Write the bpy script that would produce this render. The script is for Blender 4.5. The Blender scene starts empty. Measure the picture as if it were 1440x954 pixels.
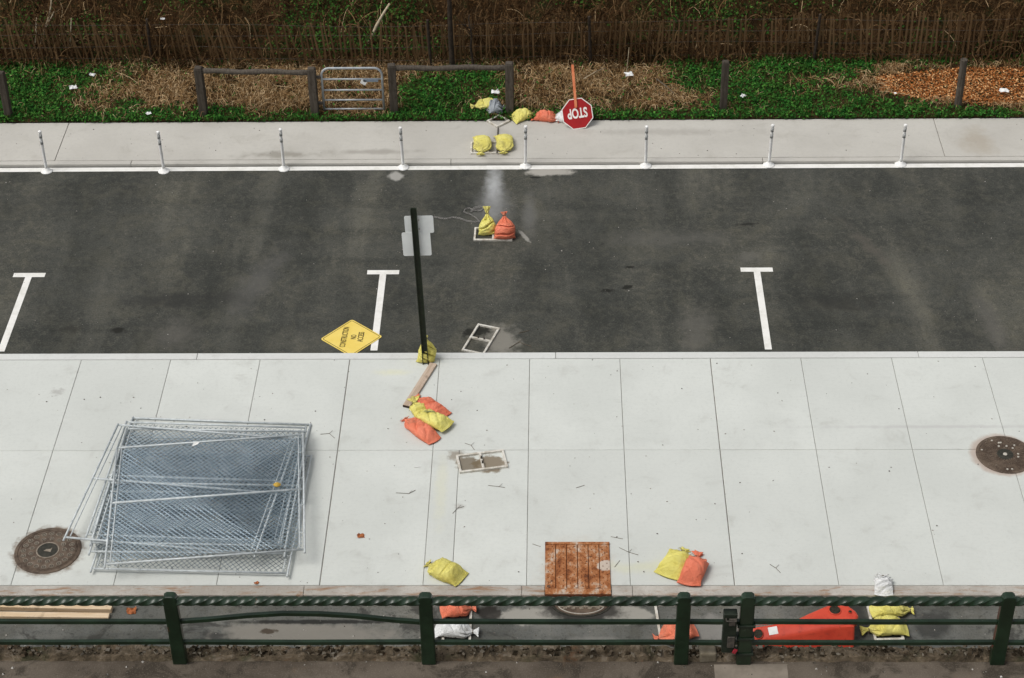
import bpy, bmesh, math, random
import numpy as np
from mathutils import Vector, Matrix, noise

R = math.radians
random.seed(7)
rng = np.random.default_rng(7)
scene = bpy.context.scene
COL = scene.collection

# ------------------------------------------------------------------ camera, sky, sun, exposure
cam_d = bpy.data.cameras.new('camera')
cam = bpy.data.objects.new('camera', cam_d)
COL.objects.link(cam)
scene.camera = cam
cam_d.sensor_width = 36.0
cam_d.lens = 68.43
cam_d.clip_end = 2000
_r = Vector((0.99976422, 0.01556124, -0.01514436))
_u = Vector((0.00270484, 0.60276236, 0.79791618))
_w = Vector((-0.02154502, 0.79776901, -0.60257815))
cam.matrix_world = Matrix(((_r.x, _u.x, -_w.x, 0.4103), (_r.y, _u.y, -_w.y, 0.0), (_r.z, _u.z, -_w.z, 20.1085), (0, 0, 0, 1)))

SUN_EL, SUN_AZ = 60.0, -115.0        # azimuth from +Y (far side) towards +X
world = bpy.data.worlds.new('World')
scene.world = world
world.use_nodes = True
wn = world.node_tree
sky = wn.nodes.new('ShaderNodeTexSky')
sky.sky_type = 'NISHITA'
sky.sun_disc = False
sky.sun_elevation = R(SUN_EL)
sky.sun_rotation = R(SUN_AZ)
sky.air_density = 1.0
sky.dust_density = 4.0
hs = wn.nodes.new('ShaderNodeHueSaturation')
hs.inputs['Saturation'].default_value = 0.22
wn.links.new(sky.outputs[0], hs.inputs['Color'])
bg = wn.nodes['Background']
wn.links.new(hs.outputs[0], bg.inputs['Color'])
bg.inputs['Strength'].default_value = 0.11
sun_d = bpy.data.lights.new('sun', 'SUN')
sun_d.energy = 1.3
sun_d.angle = R(28)
sun_d.color = (1.0, 0.965, 0.91)
sun = bpy.data.objects.new('sun', sun_d)
COL.objects.link(sun)
_d = Vector((math.sin(R(SUN_AZ)) * math.cos(R(SUN_EL)), math.cos(R(SUN_AZ)) * math.cos(R(SUN_EL)), math.sin(R(SUN_EL))))
sun.rotation_euler = _d.to_track_quat('Z', 'Y').to_euler()
scene.view_settings.view_transform = 'Standard'
scene.view_settings.look = 'None'
scene.view_settings.gamma = 1.0
scene.view_settings.exposure = 0.18

# ------------------------------------------------------------------ helpers
def tag(o, label=None, cat=None, group=None, kind=None):
    if label: o['label'] = label
    if cat: o['category'] = cat
    if group: o['group'] = group
    if kind: o['kind'] = kind
    return o

def empty(name, loc=(0, 0, 0), rz=0.0):
    o = bpy.data.objects.new(name, None)
    COL.objects.link(o)
    o.location = loc
    o.rotation_euler = (0, 0, rz)
    o.empty_display_size = 0.2
    return o

def link(name, me, mat=None, parent=None, loc=None, rot=None, smooth=False):
    o = bpy.data.objects.new(name, me)
    COL.objects.link(o)
    if mat is not None and len(me.materials) == 0:
        me.materials.append(mat)
    if parent is not None:
        o.parent = parent
    if loc is not None: o.location = loc
    if rot is not None: o.rotation_euler = rot
    if smooth:
        me.polygons.foreach_set('use_smooth', [True] * len(me.polygons))
    return o

class MB:
    def __init__(self):
        self.v, self.f = [], []
    def add(self, vs, fs):
        n = len(self.v)
        self.v += [tuple(p) for p in vs]
        self.f += [tuple(i + n for i in f) for f in fs]
        return self
    def box(self, c, s, M=None):
        x, y, z = c; a, b, d = s[0] / 2, s[1] / 2, s[2] / 2
        vs = [Vector((x + i * a, y + j * b, z + k * d)) for k in (-1, 1) for j in (-1, 1) for i in (-1, 1)]
        if M is not None: vs = [M @ q for q in vs]
        return self.add(vs, [(0, 2, 3, 1), (4, 5, 7, 6), (0, 1, 5, 4), (2, 6, 7, 3), (0, 4, 6, 2), (1, 3, 7, 5)])
    def tube(self, pts, r, n=8, caps=True):
        pts = [Vector(p) for p in pts]
        m = len(pts)
        rs = r if isinstance(r, (list, tuple)) else [r] * m
        prev = None
        vs = []
        for i, p in enumerate(pts):
            t = (pts[min(i + 1, m - 1)] - pts[max(i - 1, 0)]).normalized()
            a = prev if prev is not None else (Vector((0, 0, 1)) if abs(t.z) < 0.9 else Vector((1, 0, 0)))
            s = t.cross(a).normalized(); up = s.cross(t).normalized(); prev = up
            for k in range(n):
                q = 2 * math.pi * k / n
                vs.append(p + (s * math.cos(q) + up * math.sin(q)) * rs[i])
        fs = [(i * n + k, i * n + (k + 1) % n, (i + 1) * n + (k + 1) % n, (i + 1) * n + k) for i in range(m - 1) for k in range(n)]
        if caps:
            fs += [tuple(range(n - 1, -1, -1)), tuple((m - 1) * n + k for k in range(n))]
        return self.add(vs, fs)
    def lathe(self, prof, n=32, c=(0, 0, 0), M=None):
        vs = []
        for r, z in prof:
            for k in range(n):
                q = 2 * math.pi * k / n
                p = Vector((r * math.cos(q) + c[0], r * math.sin(q) + c[1], z + c[2]))
                vs.append(M @ p if M is not None else p)
        m = len(prof)
        fs = [(i * n + k, i * n + (k + 1) % n, (i + 1) * n + (k + 1) % n, (i + 1) * n + k) for i in range(m - 1) for k in range(n)]
        fs += [tuple(range(n - 1, -1, -1)), tuple((m - 1) * n + k for k in range(n))]
        return self.add(vs, fs)
    def prism(self, poly, z0, z1, M=None):
        n = len(poly)
        vs = [Vector((x, y, z0)) for x, y in poly] + [Vector((x, y, z1)) for x, y in poly]
        if M is not None: vs = [M @ q for q in vs]
        fs = [tuple(range(n - 1, -1, -1)), tuple(range(n, 2 * n))] + [(i, (i + 1) % n, n + (i + 1) % n, n + i) for i in range(n)]
        return self.add(vs, fs)
    def mesh(self, name):
        me = bpy.data.meshes.new(name)
        me.from_pydata(self.v, [], self.f)
        me.update()
        return me
    def build(self, name, mat=None, parent=None, loc=None, rot=None, smooth=False, bevel=0.0):
        o = link(name, self.mesh(name), mat, parent, loc, rot, smooth)
        if bevel:
            bv = o.modifiers.new('bevel', 'BEVEL'); bv.width = bevel; bv.segments = 2; bv.limit_method = 'ANGLE'; bv.angle_limit = R(40)
        return o

def quads_object(name, V, mat, parent=None):
    """V: (n,k,3) array, each row one k-gon"""
    V = np.asarray(V, dtype=np.float32)
    n, k, _ = V.shape
    me = bpy.data.meshes.new(name)
    me.vertices.add(n * k)
    me.vertices.foreach_set('co', V.reshape(-1))
    me.loops.add(n * k)
    me.loops.foreach_set('vertex_index', np.arange(n * k, dtype=np.int32))
    me.polygons.add(n)
    me.polygons.foreach_set('loop_start', np.arange(0, n * k, k, dtype=np.int32))
    me.update(calc_edges=True)
    return link(name, me, mat, parent)

def strips_object(name, P, wvec, mat):
    """P: (n,m,3) centre lines, wvec: (n,m,3) half-width vectors; each row one welded ribbon"""
    n, m, _ = P.shape
    V = np.stack([P - wvec, P + wvec], axis=2).reshape(n * m * 2, 3).astype(np.float32)
    base = (np.arange(n) * m * 2)[:, None, None]
    seg = (np.arange(m - 1) * 2)[None, :, None]
    F = (base + seg + np.array([0, 1, 3, 2])[None, None, :]).reshape(-1, 4).astype(np.int32)
    me = bpy.data.meshes.new(name)
    me.vertices.add(len(V)); me.vertices.foreach_set('co', V.reshape(-1))
    me.loops.add(F.size); me.loops.foreach_set('vertex_index', F.reshape(-1))
    me.polygons.add(len(F)); me.polygons.foreach_set('loop_start', np.arange(0, F.size, 4, dtype=np.int32))
    me.update(calc_edges=True)
    return link(name, me, mat)

def text_mesh(s, size, depth=0.002, xscale=1.0, bold=0.012):
    cu = bpy.data.curves.new('lettering', 'FONT')
    cu.body = s; cu.size = size; cu.align_x = 'CENTER'; cu.align_y = 'CENTER'; cu.extrude = depth / 2; cu.offset = size * bold
    o = bpy.data.objects.new('lettering', cu)
    COL.objects.link(o)
    dg = bpy.context.evaluated_depsgraph_get()
    me = bpy.data.meshes.new_from_object(o.evaluated_get(dg))
    bpy.data.objects.remove(o); bpy.data.curves.remove(cu)
    me.materials.clear()
    xs = [v.co.x for v in me.vertices]; ys = [v.co.y for v in me.vertices]
    mx, my = (min(xs) + max(xs)) / 2, (min(ys) + max(ys)) / 2
    for v in me.vertices:
        v.co.x = (v.co.x - mx) * xscale; v.co.y -= my
    return me

# ------------------------------------------------------------------ materials
class NT:
    def __init__(self, name):
        self.m = bpy.data.materials.new(name); self.m.use_nodes = True
        self.t = self.m.node_tree; self.b = self.t.nodes['Principled BSDF']
        self.b.inputs['Specular IOR Level'].default_value = 0.3
    def n(self, typ, **kw):
        nd = self.t.nodes.new(typ)
        for k, v in kw.items():
            if k in nd.inputs.keys(): nd.inputs[k].default_value = v
            else: setattr(nd, k, v)
        return nd
    def l(self, a, b): self.t.links.new(a, b)
    def pos(self, obj=False):
        if obj: return self.n('ShaderNodeTexCoord').outputs['Object']
        return self.n('ShaderNodeNewGeometry').outputs['Position']
    def mapv(self, v, scale=(1, 1, 1), loc=(0, 0, 0), rot=(0, 0, 0)):
        mp = self.n('ShaderNodeMapping'); self.l(v, mp.inputs['Vector'])
        mp.inputs['Scale'].default_value = scale; mp.inputs['Location'].default_value = loc; mp.inputs['Rotation'].default_value = rot
        return mp.outputs[0]
    def noise(self, v, scale, detail=4, rough=0.55, dist=0.0):
        nd = self.n('ShaderNodeTexNoise'); self.l(v, nd.inputs['Vector'])
        nd.inputs['Scale'].default_value = scale; nd.inputs['Detail'].default_value = detail
        nd.inputs['Roughness'].default_value = rough; nd.inputs['Distortion'].default_value = dist
        return nd.outputs['Fac']
    def ramp(self, fac, stops):
        nd = self.n('ShaderNodeValToRGB'); self.l(fac, nd.inputs[0])
        el = nd.color_ramp.elements
        while len(el) < len(stops): el.new(0.5)
        for e, (p, c) in zip(el, stops):
            e.position = p
            e.color = (c, c, c, 1) if isinstance(c, (int, float)) else (*c, 1)
        return nd.outputs[0]
    def rng(self, fac, a, b, c=0.0, d=1.0, smooth=True):
        nd = self.n('ShaderNodeMapRange'); nd.interpolation_type = 'SMOOTHSTEP' if smooth else 'LINEAR'
        self.l(fac, nd.inputs['Value'])
        for k, v in zip(('From Min', 'From Max', 'To Min', 'To Max'), (a, b, c, d)): nd.inputs[k].default_value = v
        return nd.outputs[0]
    def mix(self, fac, a, b, blend='MIX'):
        nd = self.n('ShaderNodeMix'); nd.data_type = 'RGBA'; nd.blend_type = blend
        for s, v in ((nd.inputs[0], fac), (nd.inputs[6], a), (nd.inputs[7], b)):
            if isinstance(v, (int, float)): s.default_value = v
            elif isinstance(v, tuple): s.default_value = (*v, 1)
            else: self.l(v, s)
        return nd.outputs[2]
    def math(self, op, a, b=None):
        nd = self.n('ShaderNodeMath'); nd.operation = op
        for s, v in zip(nd.inputs, (a, b)):
            if v is None: continue
            if isinstance(v, (int, float)): s.default_value = v
            else: self.l(v, s)
        return nd.outputs[0]
    def spot(self, v, c, r, ang=0.0, soft=0.5, rag=0.35, nscale=6.0):
        """1 inside an irregular ellipse at world (x,y) with radii r; ragged edge"""
        mp = self.n('ShaderNodeMapping'); mp.vector_type = 'TEXTURE'; self.l(v, mp.inputs['Vector'])
        mp.inputs['Location'].default_value = (c[0], c[1], 0); mp.inputs['Rotation'].default_value = (0, 0, ang)
        mp.inputs['Scale'].default_value = (r[0], r[1], 1e4)
        ln = self.n('ShaderNodeVectorMath'); ln.operation = 'LENGTH'; self.l(mp.outputs[0], ln.inputs[0])
        nz = self.noise(v, nscale, 4, 0.6)
        d = self.math('ADD', ln.outputs['Value'], self.math('MULTIPLY', self.math('SUBTRACT', nz, 0.5), rag * 4))
        return self.rng(d, 1.0 - soft, 1.0 + soft * 0.3, 1.0, 0.0)
    def color(self, c):
        if isinstance(c, tuple): self.b.inputs['Base Color'].default_value = (*c, 1)
        else: self.l(c, self.b.inputs['Base Color'])
        return self
    def rough(self, r):
        if isinstance(r, (int, float)): self.b.inputs['Roughness'].default_value = r
        else: self.l(r, self.b.inputs['Roughness'])
        return self
    def bump(self, h, strength=0.3, dist=0.01):
        nd = self.n('ShaderNodeBump'); self.l(h, nd.inputs['Height'])
        nd.inputs['Strength'].default_value = strength; nd.inputs['Distance'].default_value = dist
        self.l(nd.outputs[0], self.b.inputs['Normal'])
        return self

def simple(name, c1, c2, scale=8, rough=0.7, bump=0.2, bscale=60, metallic=0.0, obj=True, lo=0.35, hi=0.65):
    t = NT(name); v = t.pos(obj)
    f = t.rng(t.noise(v, scale, 5, 0.6), lo, hi)
    t.color(t.mix(f, c1, c2)); t.rough(rough); t.b.inputs['Metallic'].default_value = metallic
    if bump: t.bump(t.noise(v, bscale, 3), bump, 0.004)
    return t.m

def concrete(name, ca, cb, spots=(), rand=True, dirt=(0.30, 0.285, 0.25)):
    t = NT(name); v = t.pos()
    big = t.rng(t.noise(v, 0.55, 5, 0.6), 0.3, 0.7)
    c = t.mix(big, ca, cb)
    if rand:
        oi = t.n('ShaderNodeObjectInfo')
        c = t.mix(t.rng(oi.outputs['Random'], 0, 1, 0.0, 0.42, False), c, tuple(x * 0.82 for x in ca))
    # broom streaks along the slab and fine mottling
    br = t.noise(t.mapv(v, (2.5, 55, 1)), 1.0, 3, 0.5)
    c = t.mix(t.rng(br, 0.35, 0.75, 0.0, 0.11), c, tuple(x * 0.72 for x in ca))
    mo = t.noise(v, 16, 6, 0.75)
    c = t.mix(t.rng(mo, 0.45, 0.75, 0.0, 0.36), c, tuple(x * 0.7 for x in ca))
    sm = t.noise(v, 2.2, 6, 0.65, 0.6)
    c = t.mix(t.rng(sm, 0.54, 0.80, 0.0, 0.32), c, dirt)
    pits = t.noise(v, 70, 2, 0.5)
    c = t.mix(t.rng(pits, 0.70, 0.76, 0.0, 0.45), c, (0.12, 0.115, 0.10))
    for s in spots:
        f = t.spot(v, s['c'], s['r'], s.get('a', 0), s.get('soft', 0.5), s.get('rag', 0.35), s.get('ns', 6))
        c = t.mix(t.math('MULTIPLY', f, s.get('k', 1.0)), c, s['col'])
    t.color(c); t.rough(0.9)
    t.bump(t.math('ADD', t.math('MULTIPLY', br, 0.5), mo), 0.25, 0.004)
    return t.m

def asphalt(name, spots=(), wet=0.0, base=(0.038, 0.039, 0.034), hi=(0.062, 0.062, 0.054)):
    t = NT(name); v = t.pos()
    c = t.mix(t.rng(t.noise(v, 0.45, 5, 0.6), 0.32, 0.68), base, hi)
    # tracked streaks across the road and rolled bands along it
    st = t.noise(t.mapv(v, (1.5, 0.22, 1), rot=(0, 0, R(7))), 1.0, 4, 0.55)
    c = t.mix(t.rng(st, 0.47, 0.72, 0.0, 0.5), c, (0.105, 0.101, 0.086))
    bd = t.noise(t.mapv(v, (0.16, 1.6, 1)), 1.0, 4, 0.6)
    c = t.mix(t.rng(bd, 0.48, 0.70, 0.0, 0.6), c, (0.029, 0.031, 0.027))
    pt = t.noise(v, 3.2, 6, 0.7, 0.4)
    c = t.mix(t.rng(pt, 0.55, 0.80, 0.0, 0.5), c, (0.026, 0.026, 0.022))
    ag = t.noise(v, 34, 5, 0.8)
    md = t.noise(v, 9, 5, 0.7, 0.5)
    lg = t.noise(v, 1.6, 6, 0.7, 0.6)
    c = t.mix(t.rng(lg, 0.46, 0.70, 0.0, 0.55), c, (0.092, 0.086, 0.066))
    c = t.mix(t.rng(md, 0.48, 0.70, 0.0, 0.55), c, (0.105, 0.098, 0.080))
    c = t.mix(t.rng(md, 0.46, 0.28, 0.0, 0.55), c, (0.020, 0.021, 0.017))
    c = t.mix(t.rng(ag, 0.50, 0.72, 0.0, 0.50), c, (0.16, 0.155, 0.14))
    c = t.mix(t.rng(ag, 0.48, 0.30, 0.0, 0.6), c, (0.012, 0.012, 0.010))
    wr = t.noise(t.mapv(v, (0.75, 0.26, 1), rot=(0, 0, R(-5))), 1.0, 6, 0.62, 0.5)
    c = t.mix(1.0, c, t.ramp(wr, [(0.30, (0.62, 0.65, 0.63)), (0.50, (0.94, 0.96, 0.94)), (0.70, (1.42, 1.40, 1.30))]), 'MULTIPLY')
    if wet:
        wp = t.noise(v, 1.5, 6, 0.7, 0.6)
        c = t.mix(t.rng(wp, 0.54, 0.62, 0, 0.75), c, (0.030, 0.029, 0.025))
    for s in spots:
        f = t.spot(v, s['c'], s['r'], s.get('a', 0), s.get('soft', 0.5), s.get('rag', 0.35), s.get('ns', 6))
        c = t.mix(t.math('MULTIPLY', f, s.get('k', 1.0)), c, s['col'])
    t.color(c)
    if wet:
        t.rough(t.rng(t.noise(v, 1.3, 4), 0.35, 0.6, 0.45, 0.85))
    else: t.rough(0.88)
    t.bump(ag, 0.4, 0.006)
    return t.m

DUST, DARK, OIL = (0.30, 0.29, 0.27), (0.018, 0.018, 0.015), (0.012, 0.012, 0.009)
ROAD_SPOTS = [
    dict(c=(-0.74, 31.55), r=(0.20, 1.15), soft=0.95, rag=0.22, ns=6, col=(0.40, 0.41, 0.41), k=0.9),
    dict(c=(-0.72, 31.0), r=(0.42, 0.75), soft=0.95, rag=0.22, ns=7, col=(0.17, 0.17, 0.165), k=0.7),
    dict(c=(-0.05, 30.7), r=(0.16, 0.9), soft=0.95, rag=0.2, ns=5, col=(0.14, 0.138, 0.13), k=0.6),
    dict(c=(-2.66, 32.08), r=(0.15, 0.20), soft=0.4, rag=0.30, col=(0.36, 0.35, 0.32), k=0.85),
    dict(c=(0.32, 32.22), r=(0.52, 0.17), soft=0.4, rag=0.28, col=(0.38, 0.36, 0.32), k=0.9),
    dict(c=(0.05, 32.02), r=(0.13, 0.035), soft=0.4, rag=0.2, col=OIL, k=0.9),
    dict(c=(-0.13, 29.98), r=(0.05, 0.24), a=R(28), soft=0.5, rag=0.3, ns=14, col=(0.30, 0.29, 0.26), k=0.85),
    dict(c=(-0.50, 26.72), r=(0.35, 0.55), soft=0.7, rag=0.5, ns=5, col=(0.26, 0.245, 0.21), k=0.75),
    dict(c=(-0.95, 27.05), r=(0.30, 0.14), a=R(20), soft=0.4, rag=0.5, ns=9, col=OIL, k=0.9),
    dict(c=(-7.20, 27.10), r=(0.14, 0.10), soft=0.5, rag=0.4, ns=8, col=OIL, k=0.95),
    dict(c=(-8.05, 27.15), r=(0.20, 0.13), soft=0.7, rag=0.5, ns=8, col=DARK, k=0.6),
    dict(c=(1.78, 28.97), r=(0.09, 0.05), soft=0.4, rag=0.5, ns=12, col=OIL, k=0.95),
    dict(c=(1.72, 28.35), r=(0.12, 0.06), a=R(20), soft=0.4, rag=0.5, ns=12, col=OIL, k=0.95),
    dict(c=(1.35, 28.25), r=(0.16, 0.05), soft=0.4, rag=0.6, ns=14, col=OIL, k=0.9),
    dict(c=(4.0, 30.35), r=(0.22, 0.06), soft=0.5, rag=0.7, ns=10, col=OIL, k=0.8),
    dict(c=(4.0, 29.3), r=(0.30, 0.18), soft=0.8, rag=0.5, ns=6, col=(0.12, 0.115, 0.10), k=0.5),
    dict(c=(2.6, 29.9), r=(1.6, 0.30), soft=0.9, rag=0.4, ns=3, col=(0.11, 0.106, 0.092), k=0.45),
    dict(c=(6.2, 29.6), r=(0.16, 0.85), a=R(25), soft=0.95, rag=0.5, ns=5, col=(0.12, 0.105, 0.085), k=0.4),
    dict(c=(2.9, 27.1), r=(0.35, 0.95), a=R(-8), soft=0.9, rag=0.4, ns=3, col=(0.13, 0.123, 0.105), k=0.5),
    dict(c=(8.0, 27.2), r=(0.22, 1.0), a=R(8), soft=0.9, rag=0.4, ns=3, col=(0.12, 0.113, 0.10), k=0.45),
    dict(c=(-6.2, 27.0), r=(0.5, 0.6), soft=0.9, rag=0.4, ns=3, col=(0.12, 0.113, 0.098), k=0.5),
    dict(c=(-4.9, 28.6), r=(0.35, 1.3), a=R(-18), soft=0.9, rag=0.4, ns=3, col=(0.105, 0.102, 0.095), k=0.5),
    dict(c=(5.4, 27.9), r=(0.9, 0.35), soft=0.8, rag=0.6, ns=4, col=(0.024, 0.024, 0.021), k=0.65),
    dict(c=(-6.4, 28.0), r=(1.5, 0.3), soft=0.9, rag=0.5, ns=3, col=(0.022, 0.022, 0.020), k=0.6),
]
WALK_SPOTS = [
    dict(c=(-0.62, 23.34), r=(0.30, 0.22), soft=0.25, rag=0.30, ns=9, col=(0.20, 0.155, 0.10), k=0.9),
    dict(c=(-0.95, 23.34), r=(0.20, 0.20), soft=0.3, rag=0.3, ns=9, col=(0.15, 0.115, 0.07), k=0.85),
    dict(c=(-1.14, 23.55), r=(0.16, 0.16), soft=0.6, rag=0.5, ns=9, col=(0.22, 0.18, 0.13), k=0.7),
    dict(c=(-7.22, 21.36), r=(0.57, 0.57), soft=0.22, rag=0.14, ns=9, col=(0.17, 0.12, 0.08), k=0.85),
    dict(c=(7.49, 23.55), r=(0.53, 0.53), soft=0.14, rag=0.05, ns=9, col=(0.40, 0.30, 0.24), k=0.7),
    dict(c=(0.75, 20.95), r=(0.62, 0.72), soft=0.5, rag=0.25, ns=5, col=(0.48, 0.42, 0.34), k=0.45),
    dict(c=(1.75, 21.0), r=(0.75, 0.14), soft=0.9, rag=0.4, ns=4, col=(0.62, 0.60, 0.30), k=0.28),
    dict(c=(-2.30, 25.70), r=(0.35, 0.10), soft=0.9, rag=0.4, ns=4, col=(0.66, 0.64, 0.36), k=0.35),
    dict(c=(-1.35, 22.7), r=(0.12, 0.9), soft=0.9, rag=0.4, ns=4, col=(0.64, 0.62, 0.38), k=0.25),
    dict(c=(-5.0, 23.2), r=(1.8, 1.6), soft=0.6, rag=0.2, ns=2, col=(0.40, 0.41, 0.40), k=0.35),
    dict(c=(-7.85, 25.2), r=(0.12, 0.10), soft=0.8, rag=0.8, ns=9, col=(0.35, 0.34, 0.32), k=0.6),
    dict(c=(-1.05, 22.35), r=(0.10, 0.08), soft=0.8, rag=0.5, ns=9, col=(0.36, 0.34, 0.31), k=0.5),
    dict(c=(6.6, 24.25), r=(2.6, 0.05), soft=0.9, rag=0.5, ns=8, col=(0.38, 0.36, 0.36), k=0.35),
]
M = {}
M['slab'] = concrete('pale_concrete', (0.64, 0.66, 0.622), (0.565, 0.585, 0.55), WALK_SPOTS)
M['joint'] = simple('joint_dirt', (0.17, 0.155, 0.13), (0.25, 0.235, 0.21), 6, 0.95, 0.2, obj=False)
M['kerb'] = concrete('kerb_concrete', (0.66, 0.67, 0.645), (0.60, 0.605, 0.58), rand=True)
def _kerbold():
    t = NT('worn_kerb_stone'); v = t.pos()
    c = t.mix(t.rng(t.noise(v, 1.1, 5, 0.65), 0.35, 0.65), (0.50, 0.475, 0.43), (0.34, 0.31, 0.27))
    rs = t.noise(t.mapv(v, (1, 5, 1)), 2.0, 6, 0.7, 0.5)
    c = t.mix(t.rng(rs, 0.50, 0.68, 0.0, 0.8), c, (0.26, 0.135, 0.06))
    c = t.mix(t.rng(t.noise(v, 30, 3, 0.7), 0.52, 0.75, 0, 0.5), c, (0.16, 0.14, 0.11))
    t.color(c).rough(0.9); t.bump(t.noise(v, 45, 4), 0.4, 0.006)
    return t.m
M['kerb_old'] = _kerbold()
M['far_slab'] = concrete('old_concrete', (0.53, 0.512, 0.465), (0.45, 0.432, 0.39),
    [dict(c=(-5.0, 32.8), r=(0.9, 0.14), soft=0.9, rag=0.6, ns=4, col=(0.20, 0.185, 0.15), k=0.6),
     dict(c=(-0.7, 33.0), r=(0.35, 0.9), soft=0.9, rag=0.4, ns=4, col=(0.30, 0.28, 0.25), k=0.5),
     dict(c=(-3.1, 32.9), r=(1.0, 0.10), soft=0.9, rag=0.6, ns=4, col=(0.22, 0.20, 0.17), k=0.5),
     dict(c=(2.5, 33.6), r=(2.0, 0.15), soft=0.9, rag=0.6, ns=3, col=(0.30, 0.28, 0.25), k=0.4),
     dict(c=(8.8, 33.2), r=(0.4, 0.6), soft=0.9, rag=0.5, ns=3, col=(0.33, 0.28, 0.21), k=0.5)], dirt=(0.27, 0.245, 0.20))
M['asphalt'] = asphalt('asphalt', ROAD_SPOTS)
PALE = (0.34, 0.325, 0.285)
M['asphalt_low'] = asphalt('damp_asphalt', [
    dict(c=(0.05, 20.15), r=(0.50, 0.20), soft=0.3, rag=0.4, ns=4, col=PALE, k=0.85),
    dict(c=(1.48, 20.16), r=(0.42, 0.22), soft=0.3, rag=0.4, ns=4, col=PALE, k=0.85),
    dict(c=(0.80, 20.28), r=(0.66, 0.36), soft=0.35, rag=0.25, ns=5, col=(0.022, 0.02, 0.017), k=0.9),
    dict(c=(0.9, 19.6), r=(0.6, 0.16), soft=0.5, rag=0.4, ns=4, col=(0.20, 0.195, 0.175), k=0.6),
    dict(c=(-3.1, 19.78), r=(1.5, 0.24), soft=0.35, rag=0.35, ns=3, col=(0.22, 0.205, 0.175), k=0.85),
    dict(c=(-3.0, 20.02), r=(1.5, 0.05), soft=0.5, rag=0.4, ns=5, col=(0.012, 0.012, 0.010), k=0.9),
    dict(c=(-3.75, 19.83), r=(0.14, 0.06), soft=0.5, rag=0.6, ns=9, col=(0.05, 0.035, 0.022), k=0.9),
    dict(c=(-0.55, 20.2), r=(0.20, 0.16), soft=0.3, rag=0.3, ns=6, col=(0.016, 0.013, 0.010), k=0.9),
    dict(c=(2.6, 19.9), r=(0.5, 0.3), soft=0.4, rag=0.4, ns=4, col=(0.26, 0.25, 0.23), k=0.6),
    dict(c=(4.72, 20.1), r=(0.28, 0.5), soft=0.4, rag=0.4, ns=4, col=(0.02, 0.02, 0.018), k=0.7),
    dict(c=(5.85, 19.95), r=(0.32, 0.35), soft=0.5, rag=0.4, ns=4, col=(0.02, 0.02, 0.018), k=0.7)],
    wet=1.0, base=(0.115, 0.114, 0.106), hi=(0.17, 0.167, 0.155))
def _paint():
    t = NT('road_paint'); v = t.pos()
    c = t.mix(t.rng(t.noise(v, 4, 5, 0.7), 0.4, 0.7), (0.80, 0.79, 0.75), (0.68, 0.67, 0.62))
    c = t.mix(t.rng(t.noise(v, 55, 4, 0.7), 0.60, 0.74, 0, 0.7), c, (0.22, 0.21, 0.19))
    t.color(c).rough(0.7); t.bump(t.noise(v, 90, 3), 0.3, 0.004)
    return t.m
M['paint'] = _paint()
M['white_plastic'] = simple('white_plastic', (0.88, 0.88, 0.86), (0.80, 0.79, 0.76), 10, 0.45, 0.05)
M['grey_band'] = simple('reflective_band', (0.30, 0.31, 0.30), (0.40, 0.40, 0.39), 20, 0.45, 0.0)
def _soil():
    t = NT('verge_soil'); v = t.pos()
    c = t.mix(t.rng(t.noise(v, 1.4, 5, 0.65), 0.35, 0.65), (0.034, 0.020, 0.009), (0.070, 0.041, 0.019))
    c = t.mix(t.rng(t.noise(v, 2.3, 4, 0.6, 0.3), 0.48, 0.62, 0, 0.7), c, (0.022, 0.034, 0.010))
    c = t.mix(t.rng(t.noise(v, 25, 4, 0.7), 0.5, 0.8, 0, 0.6), c, (0.13, 0.10, 0.06))
    t.color(c).rough(0.95); t.bump(t.noise(v, 18, 5, 0.7), 0.9, 0.05)
    return t.m
M['soil'] = _soil()
M['soil'].node_tree.nodes['Principled BSDF'].inputs['Specular IOR Level'].default_value = 0.05
M['earth'] = simple('bare_earth', (0.07, 0.06, 0.04), (0.04, 0.05, 0.02), 0.3, 0.95, 0.2, obj=False)
def leafmat(name, cols, rough=0.7, patch=None):
    t = NT(name)
    t.b.inputs['Specular IOR Level'].default_value = 0.06
    ri = t.n('ShaderNodeNewGeometry').outputs['Random Per Island']
    k = len(cols)
    c = t.ramp(ri, [(i / max(1, k - 1), q) for i, q in enumerate(cols)])
    if patch:
        v = t.pos()
        c = t.mix(t.rng(t.noise(v, 1.7, 4, 0.65), 0.45, 0.68, 0, 0.75), c, patch)
        c = t.mix(t.rng(t.noise(v, 5.5, 4, 0.65), 0.55, 0.75, 0, 0.5), c, tuple(x * 1.6 for x in patch))
    t.color(c).rough(rough)
    return t.m
M['clover'] = leafmat('clover_leaves', [(0.006, 0.030, 0.006), (0.015, 0.074, 0.011), (0.030, 0.130, 0.019), (0.085, 0.23, 0.036)], 0.7, (0.034, 0.082, 0.013))
M['ivy'] = leafmat('dark_leaves', [(0.010, 0.034, 0.006), (0.026, 0.080, 0.012), (0.070, 0.145, 0.026)])
M['straw'] = leafmat('dry_straw', [(0.080, 0.040, 0.014), (0.20, 0.112, 0.045), (0.36, 0.23, 0.108), (0.62, 0.47, 0.28)], 0.75)
M['brush'] = leafmat('dead_stems', [(0.012, 0.006, 0.002), (0.032, 0.016, 0.006), (0.065, 0.034, 0.013), (0.15, 0.092, 0.044)], 0.85)
M['chips'] = leafmat('wood_chips', [(0.16, 0.045, 0.011), (0.30, 0.10, 0.027), (0.43, 0.17, 0.052), (0.74, 0.47, 0.23)], 0.8)
M['litter'] = leafmat('leaf_litter', [(0.012, 0.006, 0.002), (0.032, 0.015, 0.005), (0.070, 0.034, 0.012), (0.17, 0.098, 0.042)], 0.8)
M['stalk'] = simple('pale_stalk', (0.42, 0.35, 0.24), (0.26, 0.20, 0.12), 12, 0.8, 0.2)
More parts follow.
